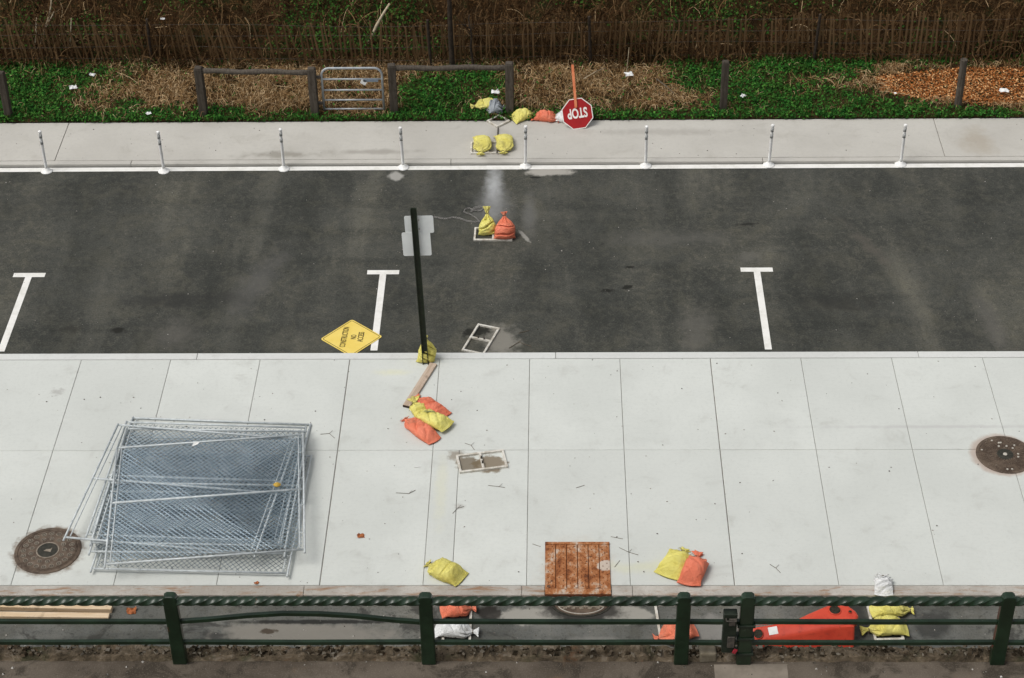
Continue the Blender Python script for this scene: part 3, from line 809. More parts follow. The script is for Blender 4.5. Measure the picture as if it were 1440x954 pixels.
bag('yellow sandbag slumped upright against the dark sign post at the kerb', (-1.765, 26.00), (-1.79, 26.4), 0.32, 0.25, 0.004, 'yellow', pitch=78, wr=1.8, tail=.12, stand_h=.47)
bag('orange sandbag at the back of the heap on the pale pavement', (-1.36, 24.50), (-1.86, 25.02), 0.28, 0.18, 0.0, 'orange', tail=0.1)
bag('small yellow sandbag with a bunched knot in the heap beside the plank', (-1.72, 24.42), (-1.90, 24.96), 0.25, 0.17, 0.02, 'yellow', tail=0.26, wr=1.8)
p = bag('yellow sandbag with dark print lying on top of the heap', (-1.30, 24.18), (-1.84, 24.58), 0.31, 0.19, 0.05, 'yellow', tail=0.06)
bag('orange sandbag at the front of the heap on the pale pavement', (-1.50, 23.88), (-2.02, 24.44), 0.28, 0.19, 0.0, 'orange', tail=0.03, ears=-2)
bag('single yellow sandbag at the kerb above the railing post', (-0.96, 20.72), (-1.48, 21.06), 0.34, 0.25, 0.0, 'yellow', tail=0.07)
bag('yellow sandbag lying next to an orange one at the kerb', (2.06, 20.78), (2.36, 21.36), 0.40, 0.25, 0.0, 'yellow', tail=0.08)
bag('orange sandbag with knotted top resting against a yellow one at the kerb', (2.37, 20.60), (2.54, 21.28), 0.35, 0.27, 0.012, 'orange', tail=0.15)
bag('orange sandbag on the metal stand below the twisted rail, above a white one', (-1.24, 20.20), (-0.74, 20.26), 0.32, 0.20, ZR + .035, 'orange', tail=0.12)
bag('white sandbag seen between the two flat rails beside a railing post', (-1.30, 19.78), (-0.68, 19.76), 0.27, 0.20, ZR + .035, 'white', tail=0.14)
bag('orange sandbag mostly hidden behind the railing posts', (2.42, 19.84), (1.84, 19.64), 0.34, 0.22, ZR + .035, 'orange', tail=0.08)
bag('crumpled white sandbag lying over the kerb edge behind the twisted rail', (5.19, 20.40), (5.23, 20.80), 0.26, 0.15, 0.0, 'white', tail=0.08, wr=2.0)
bag('farther of two yellow sandbags seen through the railing beside the orange barrier', (4.99, 20.20), (5.60, 20.19), 0.30, 0.20, ZR + .035, 'yellow', tail=0.08)
bag('nearer of two yellow sandbags seen through the railing beside the orange barrier', (5.45, 19.84), (4.80, 19.78), 0.32, 0.20, ZR + .035, 'yellow', tail=0.16)
# faded print on the top bag of the heap: a few smudged ovals just above the cloth
for (x, y, a, b, r) in ((0.40, 0.03, 0.05, 0.022, 0.5), (0.33, -0.02, 0.035, 0.015, 0.9)):
    nseg = 16
    vs = []
    deps = p.data
    def top(xx, yy):
        best = 0
        for v in deps.vertices:
            if abs(v.co.x - xx) < 0.016 and abs(v.co.y - yy) < 0.016: best = max(best, v.co.z)
        return best + 0.005
    for k in range(nseg):
        q = 2 * math.pi * k / nseg
        rr = 1 + 0.25 * math.sin(3 * q + x * 40)
        xx = x + rr * (a * math.cos(q) * math.cos(r) - b * math.sin(q) * math.sin(r)); yy = y + rr * (a * math.cos(q) * math.sin(r) + b * math.sin(q) * math.cos(r))
        vs.append((xx, yy, top(xx, yy)))
    vs.append((x, y, top(x, y)))
    mm = MB(); mm.add(vs, [(k, (k + 1) % nseg, nseg) for k in range(nseg)]); mm.build('print', M['print'], p)

# ------------------------------------------------------------------ metal stands
def stand(label, c, yaw, L, W, z, pins=True, cross=True, group='metal fence stands'):
    o = empty('fence_stand', (c[0], c[1], z), yaw); tag(o, label, 'stand', group)
    t = 0.036
    for s in (-1, 1):
        m = MB(); m.box((0, s * (W / 2 - t / 2), t / 2), (L, t, t)); m.build('side_bar', M['frame_paint'], o, bevel=0.003)
        m = MB(); m.box((s * (L / 2 - t / 2), 0, t / 2), (t, W - 2 * t - .002, t * .97)); m.build('end_bar', M['frame_paint'], o, bevel=0.003)
    if cross:
        m = MB(); m.box((0, 0, t / 2), (t, W - 2 * t - .002, t * .97)); m.build('cross_bar', M['frame_paint'], o, bevel=0.003)
    if pins:
        for yy in (0.05, -0.06):
            m = MB(); m.tube([(0, yy, t), (0, yy, t + 0.05)], 0.012, 8); m.build('pin', M['dark_steel'], o)
    return o
stand('pale metal stand with brown mud under it on the near pavement', (-0.735, 23.39), R(10.5), 0.77, 0.43, 0.0)
stand('pale metal stand lying askew in the road against the kerb', (-0.85, 26.79), R(71), 0.80, 0.41, ZR)
stand('metal stand in the road carrying a yellow and an orange sandbag', (-0.71, 30.03), R(-1), 0.72, 0.42, ZR, pins=False)
stand('metal stand on the far pavement carrying two yellow sandbags', (-0.88, 33.0), R(1), 0.70, 0.44, ZF)
stand('metal stand under an orange and a white sandbag behind the railing', (-1.0, 19.98), R(90), 0.76, 0.42, ZR, pins=False)
stand('metal stand behind the railing with an orange sandbag on it', (2.10, 20.0), R(94), 0.76, 0.43, ZR, pins=False)
stand('metal stand under two yellow sandbags behind the railing', (5.17, 20.02), R(92), 0.76, 0.43, ZR, pins=False)
o = stand('small square metal frame lying diamondwise at the grass edge', (-0.70, 34.02), R(43), 0.35, 0.33, ZF + 0.004, pins=False, cross=False)
m = MB(); m.tube([(-0.70, 33.76, ZF + .015), (-0.705, 33.2, ZF + .02), (-0.70, 32.75, ZF + .05)], 0.013, 8)
tag(m.build('steel_rod', M['dark_steel']), 'thin dark steel rod running from the diamond frame to the stand', 'rod')

# ------------------------------------------------------------------ stacked chain link panels
PW, PD = 2.93, 2.66
def link_mesh(sp, r, slope=1.05, ph=0.0):
    m = MB()
    x0, x1, y0, y1 = -PW / 2 + .05, PW / 2 - .05, -PD / 2 + .05, PD / 2 - .05
    rn = random.Random(3)
    for sgn in (-1, 1):
        c = -4.0 + ph
        while c < 4.0:
            # line y = sgn*1.05*x + c
            k = sgn * slope
            pts = []
            for x in (x0, x1):
                y = k * x + c
                if y0 <= y <= y1: pts.append((x, y))
            for y in (y0, y1):
                x = (y - c) / k
                if x0 < x < x1: pts.append((x, y))
            if len(pts) == 2:
                (ax, ay), (bx, by) = pts
                n = max(2, int(math.hypot(bx - ax, by - ay) / 0.35))
                path = []
                for q in range(n + 1):
                    t = q / n
                    xx, yy = ax + (bx - ax) * t, ay + (by - ay) * t
                    zz = 0.004 * sgn + 0.012 * noise.noise(Vector((xx * 1.5, yy * 1.5, 2))) - 0.006
                    path.append((xx + 0.035 * noise.noise(Vector((xx * 1.1, yy * 1.1, 7 + ph * 90))), yy + 0.035 * noise.noise(Vector((xx * 1.1, yy * 1.1, 3 + ph * 70))), zz))
                m.tube(path, r, 3, False)
            c += sp
    return m.mesh('mesh')
LM = link_mesh(0.088, 0.0046); LM.materials.append(M['wire'])
LM2 = link_mesh(0.096, 0.0046, 0.93, .04); LM2.materials.append(M['wire'])
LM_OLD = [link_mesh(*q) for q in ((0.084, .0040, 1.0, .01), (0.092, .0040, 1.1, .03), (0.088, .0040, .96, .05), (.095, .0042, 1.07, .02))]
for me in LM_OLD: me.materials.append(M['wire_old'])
def tube_mesh(name, p, q, r=0.0165):
    m = MB(); m.tube([p, q], r, 10); me = m.mesh(name); me.materials.append(M['galv'])
    me.polygons.foreach_set('use_smooth', [True] * len(me.polygons)); return me
TM = {
 'top': tube_mesh('top_tube', (-PW / 2 + .022, PD / 2, 0), (PW / 2 - .022, PD / 2, 0)),
 'bot': tube_mesh('bottom_tube', (-PW / 2 + .022, -PD / 2, 0), (PW / 2 - .022, -PD / 2, 0)),
 'mid': tube_mesh('middle_tube', (-PW / 2 + .022, 0.02, 0), (PW / 2 - .022, 0.02, 0), 0.019),
 'l': tube_mesh('side_tube', (-PW / 2, -PD / 2 - .075, 0), (-PW / 2, PD / 2 + .02, 0)),
 'r': tube_mesh('side_tube', (PW / 2, -PD / 2 - .075, 0), (PW / 2, PD / 2 + .02, 0)),
 'bl': tube_mesh('tension_bar', (-PW / 2 + .075, -PD / 2 + .03, .004), (-PW / 2 + .075, PD / 2 - .03, .004), 0.010),
 'br': tube_mesh('tension_bar', (PW / 2 - .075, -PD / 2 + .03, .004), (PW / 2 - .075, PD / 2 - .03, .004), 0.010),
}
_ties = MB()
for yy in (PD / 2, 0.02, -PD / 2):
    for k in range(6):
        x = -PW / 2 + .25 + k * .48
        _ties.tube([(x, yy - .026, .006), (x, yy, .026), (x, yy + .026, .006)], 0.004, 4)
for sx in (-1, 1):
    for k in range(4):
        y = -PD / 2 + .35 + k * .62
        _ties.tube([(sx * PW / 2 - sx * .085, y, .010), (sx * PW / 2, y, .028), (sx * PW / 2 + sx * .02, y, 0)], 0.005, 4)
TI = _ties.mesh('ties'); TI.materials.append(M['galv'])
dz = 0.047
def panel(label, tl, tr, z, wire='old', roll=0.0, tilt=0.0):
    ang = math.atan2(tr[1] - tl[1], tr[0] - tl[0])
    ux, uy = math.cos(ang), math.sin(ang)
    cx = (tl[0] + tr[0]) / 2 + uy * PD / 2; cy = (tl[1] + tr[1]) / 2 - ux * PD / 2
    o = empty('chain_link_fence', (cx, cy, z)); o.rotation_euler = (tilt, roll, ang)
    tag(o, label, 'fence', 'stacked chain link panels')
    for k, nm in (('top', 'top_tube'), ('bot', 'bottom_tube'), ('mid', 'middle_tube'), ('l', 'side_tube'), ('r', 'side_tube'), ('bl', 'tension_bar'), ('br', 'tension_bar')):
        link(nm, TM[k], None, o)
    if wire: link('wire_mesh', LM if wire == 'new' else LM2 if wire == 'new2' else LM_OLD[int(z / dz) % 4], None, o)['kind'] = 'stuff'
    link('tie_wires', TI, None, o)['kind'] = 'stuff'
    return o
panel('lowest chain link panel, its bare top tube sticking out farthest toward the road', (-6.47, 24.48), (-3.54, 24.30), 0.024, None)
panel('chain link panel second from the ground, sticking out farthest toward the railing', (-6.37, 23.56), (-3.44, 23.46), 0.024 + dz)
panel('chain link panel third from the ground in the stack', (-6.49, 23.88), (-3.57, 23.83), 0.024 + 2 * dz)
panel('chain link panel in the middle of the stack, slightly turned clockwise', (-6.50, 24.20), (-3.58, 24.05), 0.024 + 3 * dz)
panel('chain link panel just under the two crossed top ones', (-6.45, 23.98), (-3.53, 23.90), 0.024 + 4 * dz, 'new2')
panel('upper chain link panel turned clockwise, its left corner over the manhole', (-6.60, 24.02), (-3.69, 23.66), 0.024 + 5 * dz, None)
panel('topmost chain link panel, turned anticlockwise with its right end toward the road', (-6.49, 23.39), (-3.58, 23.71), 0.024 + 6 * dz, 'new')
# little things caught in the mesh
m = MB(); m.add([(0, 0, 0), (.09, .03, .02), (.12, .10, .01), (.03, .08, .03)], [(0, 1, 2, 3)])
tag(m.build('plastic_scrap', M['paper'], None, (-5.30, 23.36, 0.36)), 'small white plastic scrap caught on the chain link stack', 'litter')
m = MB(); m.lathe([(0.0, 0.0), (0.055, .005), (0.06, .02), (0.03, .045), (0.0, .05)], 12, M=Matrix.Diagonal((1, .8, 1, 1)))
tag(m.build('gold_tag', M['gold'], None, (-3.85, 22.46, 0.335)), 'small golden yellow scrap on the right side of the panel stack', 'litter')

# ------------------------------------------------------------------ manholes and plate
def manhole(name, label, c, r, z, pattern, centre):
    o = empty(name, (c[0], c[1], z), R(20)); tag(o, label, 'manhole')
    m = MB(); m.lathe([(r, 0), (r, .010), (r - .008, .013), (r * .90, .013), (r * .885, .004)], 64); m.build('frame', M['iron'], o)
    m = MB(); m.lathe([(r * .875, 0.001), (r * .875, .009), (r * .86, .011), (0.001, .011)], 64); cv = m.build('cover', M['iron'], o)
    if pattern == 'rings':
        rr = MB()
        for rad, cnt, sz, ph in ((0.73 * r, 20, .040, 0), (0.50 * r, 13, .036, .2)):
            for k in range(cnt):
                q = 2 * math.pi * k / cnt + ph
                M4 = Matrix.Translation((rad * math.cos(q), rad * math.sin(q), .0095))
                rr.lathe([(sz, 0), (sz, .008), (sz * .72, .008), (sz * .72, .0015), (sz * .35, .0015), (sz * .35, .008), (.001, .008)], 12, M=M4)
        rr.build('bosses', M['iron_rub'], cv)['kind'] = 'stuff'
        rr = MB(); rr.lathe([(r * .84, .010), (r * .84, .017), (r * .815, .017), (r * .815, .010)], 64); rr.build('rib', M['iron'], cv)
        rr = MB(); rr.lathe([(r * .345, .010), (r * .345, .018), (r * .31, .018), (r * .31, .010)], 48); rr.build('rib', M['iron_rub'], cv)
    else:
        rr = MB(); rn = random.Random(4)
        for k in range(9):
            rad = r * (0.30 + 0.065 * k); cnt = int(rad * 2 * math.pi / .042)
            for q in range(cnt):
                a = 2 * math.pi * q / cnt + k * .1
                M4 = Matrix.Translation((rad * math.cos(a), rad * math.sin(a), .014)) @ Matrix.Rotation(a, 4, 'Z')
                rr.box((0, 0, 0), (.020, .024, .008 + rn.uniform(-.002, .003)), M4)
        rr.build('studs', M['iron'], cv)['kind'] = 'stuff'
        rr = MB()
        for k in range(12):
            a = rn.uniform(0, 6.28); rad = r * rn.choice((.45, .62, .8))
            rr.lathe([(.018, .012), (.016, .021), (.001, .022)], 10, c=(rad * math.cos(a), rad * math.sin(a), 0))
        rr.build('worn_studs', M['iron_pale'], cv)['kind'] = 'stuff'
    m = MB(); m.lathe([(r * .30, .0105), (r * .30, .016), (.001, .0165)], 40); cc = m.build('centre_plate', M['iron_dark'], cv)
    m = MB()
    if centre == 'tri': m.prism([(-.06, -.02), (.05, -.045), (.06, .05), (.035, .02), (-.02, .015)], .0167, .021, Matrix.Rotation(R(-20), 4, 'Z'))
    else: m.lathe([(.035, .0167), (.030, .024), (.001, .025)], 14)
    m.build('emblem', M['iron_pale'] if centre == 'dot' else M['iron_rub'], cc)
    return o
manhole('manhole', 'rusty round manhole with ringed bosses beside the stacked panels', (-7.22, 21.36), 0.50, 0.0, 'rings', 'tri')
manhole('manhole', 'rusty brown studded manhole at the right edge of the pavement', (7.53, 23.55), 0.455, 0.0, 'studs', 'dot')
# half cover against the kerb in the service road
o = empty('drain_cover', (0.80, 20.39, ZR)); tag(o, 'half round iron drain cover at the kerb below the rust plate', 'drain')
rr = 0.44; nseg = 40
def half(r): return [(r * math.cos(math.pi + math.pi * k / nseg), r * .62 * math.sin(math.pi + math.pi * k / nseg)) for k in range(nseg + 1)]
m = MB(); m.prism(half(rr), 0.0, 0.010); m.build('frame', M['iron_dark'], o)
m = MB(); m.prism(half(rr * .9), 0.0102, 0.016); cv = m.build('cover', M['iron'], o)
m = MB()
for k in range(11):
    x = -.30 + .06 * k; y = -.05 - (.05 if k % 2 else 0)
    sz = .045 if k % 2 == 0 else .032
    m.lathe([(sz, .016), (sz, .025), (sz * .74, .025), (sz * .74, .0175), (sz * .4, .0175), (sz * .4, .025), (.001, .025)], 14, c=(x, y, 0))
m.build('bosses', M['iron_rub'], cv)['kind'] = 'stuff'
arc = [(0.40 * .88 * math.cos(a), .40 * .55 * math.sin(a), .018) for a in [math.pi * 1.05 + math.pi * .9 * k / 30 for k in range(31)]]
m = MB(); m.tube(arc, .007, 6); m.build('rib', M['iron_pale'], cv)

o = empty('rust_plate', (0.752, 20.965, 0.0)); tag(o, 'rusted steel plate of six strips set into the pavement edge', 'plate')
m = MB(); m.box((0, 0, .006), (0.965, 1.115, 0.008)); m.build('base_plate', M['rust_dark'], o)
sw = 0.150
for k in range(6):
    x = -0.405 + k * 0.162
    m = MB(); m.box((0, 0, 0), (sw, 0.925, 0.010)); m.build('strip', M['rust'], o, (x, 0.04, 0.0155 + random.uniform(-.001, .001)), bevel=0.004)
m = MB(); m.box((0, 0, 0), (0.965, 0.055, 0.016)); m.build('edge_bar', M['rust'], o, (0, 0.533, 0.0185), bevel=0.003)
m = MB(); m.box((0, 0, 0), (0.965, 0.115, 0.016)); m.build('edge_bar', M['rust'], o, (0, -0.49, 0.0185), bevel=0.003)
studs = MB(); rn = random.Random(8)
for k in range(6):
    for q in range(15):
        studs.lathe([(.009, .02), (.007, .026), (.001, .027)], 8, c=(-0.405 + k * .162 + (-.03 if q % 2 else .03), -.38 + q * .06, 0))
studs.build('studs', M['rust_dark'], o)['kind'] = 'stuff'
m = MB(); m.box((0, -0.556, -0.10), (0.965, 0.012, 0.2)); m.build('face_plate', M['rust_dark'], o)
m = MB(); m.tube([(-.43 + .02 * math.cos(a), -.39 + .02 * math.sin(a), .024) for a in [6.283 * k / 10 for k in range(11)]], .006, 5); m.build('lifting_eye', M['dark_steel'], o)

# ------------------------------------------------------------------ sign post
o = empty('sign_post', (-1.755, 25.93, 0.0)); tag(o, 'tall dark post at the kerb with two blank sign backs', 'sign post')
lean = -1.2
MX = Matrix.Rotation(R(lean), 4, 'Y')
# U-channel
w_, d_, t_ = 0.100, 0.05, 0.012
pr = [(-w_ / 2, -d_ / 2), (w_ / 2, -d_ / 2), (w_ / 2 , d_ / 2), (w_ / 2 - t_, d_ / 2), (w_ / 2 - t_, -d_ / 2 + t_), (-w_ / 2 + t_, -d_ / 2 + t_), (-w_ / 2 + t_, d_ / 2), (-w_ / 2, d_ / 2)]
pr = [(x, -y) for x, y in pr][::-1]
m = MB(); m.prism(pr, -0.0, 3.13, MX); m.build('channel', M['pole'], o)
hol = MB()
for k in range(30):
    hol.lathe([(.007, 0), (.007, .002), (.001, .0021)], 8, M=MX @ Matrix.Translation((0, -.0135 + .0005, .15 + k * .1)) @ Matrix.Rotation(R(90), 4, 'X'))
hol.build('holes', M['black'], o)['kind'] = 'stuff'
def plate(wd, ht, r=0.03):
    p = []
    for cx, cy, a0 in ((wd / 2 - r, ht / 2 - r, 0), (-wd / 2 + r, ht / 2 - r, 90), (-wd / 2 + r, -ht / 2 + r, 180), (wd / 2 - r, -ht / 2 + r, 270)):
        for k in range(5): a = R(a0 + 22.5 * k); p.append((cx + r * math.cos(a), cy + r * math.sin(a)))
    return p
for (x, z, wd, ht, rot, nm) in ((0.010, 2.80, 0.465, 0.33, 1.0, 'upper sign back'), (-0.045, 2.425, 0.46, 0.455, 1.5, 'lower sign back')):
    m = MB(); m.prism(plate(wd, ht), -.002, .002, Matrix.Rotation(R(90), 4, 'X'))
    s = m.build('sign_back', M['alu'], o, (x, 0.033 + (0.006 if ht < .4 else 0), z), (0, R(-rot), 0)); s['label'] = nm
    m = MB()
    for q in (-.12, .12): m.lathe([(.012, 0), (.012, .008), (.001, .009)], 8, M=Matrix.Translation((0.0, -.002, q * ht / .46)) @ Matrix.Rotation(R(90), 4, 'X'))
    m.build('bolt', M['iron_pale'], s)

# ------------------------------------------------------------------ construction sign lying in the road
c0 = Vector((-3.095, 26.855, ZR + 0.012)); ang = math.atan2(-0.50, 0.57)
o = empty('warning_sign', c0, ang); tag(o, 'yellow diamond CONSTRUCTION NO ACCESS sign lying flat by the kerb', 'sign')
m = MB(); m.prism(plate(0.762, 0.762, .045), -.003, .0); m.build('panel', M['sign_yellow'], o)
out = plate(0.715, 0.715, .038); inn = plate(0.695, 0.695, .030)
m = MB(); n = len(out)
m.add([(x, y, .0016) for x, y in out] + [(x, y, .0016) for x, y in inn], [(i, (i + 1) % n, n + (i + 1) % n, n + i) for i in range(n)])
m.build('border', M['black'], o)
up = R(45)   # text line direction in the sign's own frame: reads away from the kerb
import cmath
# world reading direction = +Y, lines stack to +X
for s, size, xs_, d in (('CONSTRUCTION', 0.14, 0.53, -0.125), ('NO', 0.13, 0.62, 0.035), ('ACCESS', 0.14, 0.57, 0.16)):
    me = text_mesh(s, size, 0.0016, xs_)
    t = link('lettering', me, M['black'], o)
    wv = Vector((d, 0.02, 0)); lv = Matrix.Rotation(-ang, 3, 'Z') @ wv
    t.location = (lv.x, lv.y, .0016); t.rotation_euler = (0, 0, R(90) - ang + R(-3))

# ------------------------------------------------------------------ upside down STOP sign
o = empty('stop_sign', (0.905, 33.72, ZF)); tag(o, 'red STOP sign standing upside down on an orange pole by the grass', 'sign')
tilt = Matrix.Rotation(R(90 - 33), 4, 'X')        # local XY plane of the sign leans back from vertical
base = Matrix.Rotation(R(4), 4, 'Z') @ tilt
roll = Matrix.Rotation(R(6), 4, 'Z')
HR = 0.305
def octo(r): return [(r / math.cos(R(22.5)) * math.cos(R(22.5 + 45 * k)), r / math.cos(R(22.5)) * math.sin(R(22.5 + 45 * k))) for k in range(8)]
ctr = Matrix.Translation((0, HR + .005, 0))
F = base @ ctr @ roll
m = MB(); m.prism(octo(HR), -.004, 0, F); m.build('panel', M['sign_white'], o)
m = MB(); m.prism(octo(HR * .945), .0003, .0015, F); m.build('face', M['sign_red'], o)
me = text_mesh('STOP', 0.27, 0.0016, 0.62, 0.03)
me.transform(F @ Matrix.Translation((0.0, 0.01, .003)) @ Matrix.Rotation(R(180), 4, 'Z'))
link('lettering', me, M['sign_white'], o)
m = MB(); m.box((-0.02, 0.55 , 0.022), (0.052, 0.86, 0.030), base @ ctr @ Matrix.Rotation(R(2.5), 4, 'Z')); m.build('pole', M['orange_pole'], o, bevel=0.004)
# back leg that props it on the ground
q = base @ ctr @ Vector((0.05, 0.12, -0.006))
m = MB(); m.tube([q, (0.08, q.y + 0.34, 0.0)], 0.012, 8); m.build('back_leg', M['dark_steel'], o)

# ------------------------------------------------------------------ flexible delineator posts
FX = [(-9.53, 32.31), (-7.22, 32.30), (-4.87, 32.36), (-2.53, 32.39), (-0.14, 32.41), (2.21, 32.41), (4.61, 32.42), (7.17, 32.42), (-11.9, 32.3), (9.55, 32.42)]
FL = ['leftmost white flexible post, at the left end of the far kerb line', 'white flexible post second from the left on the kerb line', 'white flexible post in front of the left wooden fence bay', 'white flexible post in front of the metal gate', 'white flexible post right of the two yellow sandbags', 'white flexible post right of the red sign', 'white flexible post second from the right on the kerb line', 'rightmost white flexible post on the kerb line', None, None]
m = MB(); m.lathe([(.115, 0), (.115, .012), (.095, .022), (.055, .045), (.042, .075), (.036, .08)], 28); fb = m.mesh('base'); fb.materials.append(M['white_plastic'])
m = MB(); m.lathe([(.034, .07), (.028, .12), (.028, .86), (.033, .875), (.033, .905), (.028, .915), (.001, .916)], 20); ft = m.mesh('tube'); ft.materials.append(M['white_plastic'])
m = MB(); m.lathe([(.0305, -.04), (.0305, .04)], 20); fg = m.mesh('band'); fg.materials.append(M['grey_band'])
for me in (fb, ft, fg): me.polygons.foreach_set('use_smooth', [True] * len(me.polygons))
for (x, y), lab in list(zip(FX, FL))[:8]:
    o = empty('delineator_post', (x, y, ZR + .004)); tag(o, lab, 'delineator', 'white flexible posts on the kerb line')
    o.rotation_euler = (random.uniform(-.02, .02), random.uniform(-.02, .02), random.uniform(0, 6))
    link('base', fb, None, o); link('tube', ft, None, o)
    link('band', fg, None, o, (0, 0, .80)); link('band', fg, None, o, (0, 0, .66))

# ------------------------------------------------------------------ timber fence bays and lone posts
def post(parent, x, y, h, w=0.15, lean=0.0, round_=False, name='post'):
    m = MB()
    if round_: m.lathe([(w / 2 * 1.05, -.2), (w / 2, .3), (w / 2 * .97, h), (w / 2 * .8, h + .004), (w / 2 * .55, h - .02), (.001, h - .02)], 14)
    else:
        pr = [(-w / 2, -w / 2), (w / 2, -w / 2), (w / 2, w / 2), (-w / 2, w / 2)]
        m.prism(pr, -.2, h - .02); m.prism([(a * .86, b * .86) for a, b in pr], h - .0199, h)
    return m.build(name, M['post_wood'], parent, (x, y, -0.06), (R(random.uniform(-1, 1)), lean, R(random.uniform(-8, 8))), bevel=0 if round_ else .012)
def bay(label, xa, xb, za, zb, y):
    o = empty('timber_fence', ((xa + xb) / 2, y, -0.06)); tag(o, label, 'fence')
    cx = (xa + xb) / 2
    for x, h in ((xa, za), (xb, zb)):
        p = post(o, x - cx, 0, h, .16); p.location = (x - cx, 0, 0)
    n = 14; pts = [((xa - cx) + (xb - xa) * k / n, -0.0, za - .10 + (zb - za) * k / n + .012 * math.sin(k * .9)) for k in range(n + 1)]
    m = MB(); m.tube(pts, [.055 + .006 * math.sin(k * 2.1) for k in range(n + 1)], 9); m.build('rail', M['post_wood'], o, smooth=True)
    return o
bay('weathered timber post and rail bay left of the metal gate', -6.71, -4.44, 1.10, 1.06, 34.33)
bay('weathered timber post and rail bay right of the metal gate', -2.83, -0.47, 1.11, 1.12, 34.38)
for x, y, h, lab, rd in ((-10.70, 34.28, 1.03, 'lone weathered timber post at the left edge of the grass', False), (3.86, 34.44, 1.10, 'lone dark timber post on the grass right of the red sign', False), (8.60, 34.44, 1.10, 'round timber post standing in the orange wood chips', True)):
    p = post(None, x, y, h, .14 if not rd else .15, 0, rd, 'fence_post'); tag(p, lab, 'post')
# metal gate
o = empty('metal_gate', (-3.645, 34.40, -0.05)); tag(o, 'small galvanised tubular gate between the two timber fence bays', 'gate')
w, h, r = 1.22, 1.0, 0.024
pts = [(-w / 2, 0, .04), (-w / 2, 0, h - .16)] + [(-w / 2 + .16 - .16 * math.cos(a), 0, h - .16 + .16 * math.sin(a)) for a in [R(15 * k) for k in range(1, 7)]] + [(w / 2 - .16 + .16 * math.sin(a), 0, h - .16 + .16 * math.cos(a)) for a in [R(15 * k) for k in range(0, 7)]] + [(w / 2, 0, .04)]
m = MB(); m.tube(pts, r, 10); m.build('gate_frame', M['galv_gate'], o, smooth=True)
for z in (.06, .27, .50, .75):
    m = MB(); m.tube([(-w / 2 + .02, 0, z), (w / 2 - .02, 0, z)], .019, 8); m.build('bar', M['galv_gate'], o, smooth=True)
for z in (.2, .8):
    m = MB(); m.box((0, 0, 0), (.10, .05, .05)); m.build('hinge', M['dark_steel'], o, (-w / 2 - .06, 0, z))
m = MB(); m.box((0, 0, 0), (.30, .01, .055)); m.build('label_bar', simple('blue_grey_label', (.16, .20, .26), (.22, .26, .30), 9, .6, 0), o, (.38, -.03, .73))
m = MB(); m.add([(0, 0, 0), (.10, .0, -.06), (.15, .0, .03), (.04, .0, .10)], [(0, 1, 2, 3)]); m.build('white_tag', M['paper'], o, (.16, -.035, .68))

# ------------------------------------------------------------------ slatted snow fence
sf = empty('slat_fence', (0, 36.35, 0)); tag(sf, 'long dark wooden slat fence overgrown with dead vines', 'fence')
sm_ = []
for k in range(5):
    m = MB(); w = 0.030 + .010 * k / 4; hgt = 1.16
    m.add([(-w / 2, -.006, 0), (w / 2, -.006, 0), (w / 2, .006, 0), (-w / 2, .006, 0), (-w / 2, -.006, hgt), (w / 2, -.006, hgt - .02 * (k % 3)), (w / 2, .006, hgt - .02 * (k % 3)), (-w / 2, .006, hgt)],
          [(0, 1, 5, 4), (1, 2, 6, 5), (2, 3, 7, 6), (3, 0, 4, 7), (4, 5, 6, 7)])
    me = m.mesh('slat'); me.materials.append(M['slat']); sm_.append(me)
def fy(x): return 36.32 - 36.35 + 0.07 * math.sin(x * .5) + 0.12 * max(0, (x - 1) / 9)
def flean(x):
    if x < -5: return -0.13 + 0.03 * math.sin(x * 2.2)
    if x < -2.5: return -0.13 * (-(x + 2.5) / 2.5) + .02 * math.sin(x * 3)
    return 0.025 * math.sin(x * .8)
x = -12.6
while x < 12.4:
    if random.random() > 0.09:
        hs_ = random.choice((.98, 1.0, 1.0, 1.0, .97, .9)) * random.uniform(.95, 1.02) * (0.93 if x < 5 else 1.0)
        s = link('slat', random.choice(sm_), None, sf, (x, fy(x) + random.uniform(-.01, .01), -0.10 + .02 * math.sin(x)))
        s.rotation_euler = (R(random.uniform(-3, 3)) - .03 + .05 * math.sin(x * .7), flean(x) + R(random.gauss(0, 2.6)), 0); s.scale = (1, 1, hs_)
    x += 0.110 + random.uniform(-.012, .012)
for z in (.12, .40, .68, .92):
    pts = [(xx, fy(xx) - .012, z + .02 * math.sin(xx * 1.1 + z * 9)) for xx in np.linspace(-12.6, 12.4, 90)]
    pts = [(px + math.tan(flean(px)) * z, py, pz) for px, py, pz in pts]
    m = MB(); m.tube(pts, .0025, 4); m.build('wire', M['dark_steel'], sf)
for xx in (-2.17, 1.2, 5.9, -8.1):
    m = MB(); m.lathe([(.035, -.2), (.03, 1.12), (.001, 1.13)], 8); m.build('stake', M['bark'], sf, (xx, fy(xx) - .05, -.05), (0, R(random.uniform(-3, 3)), 0))

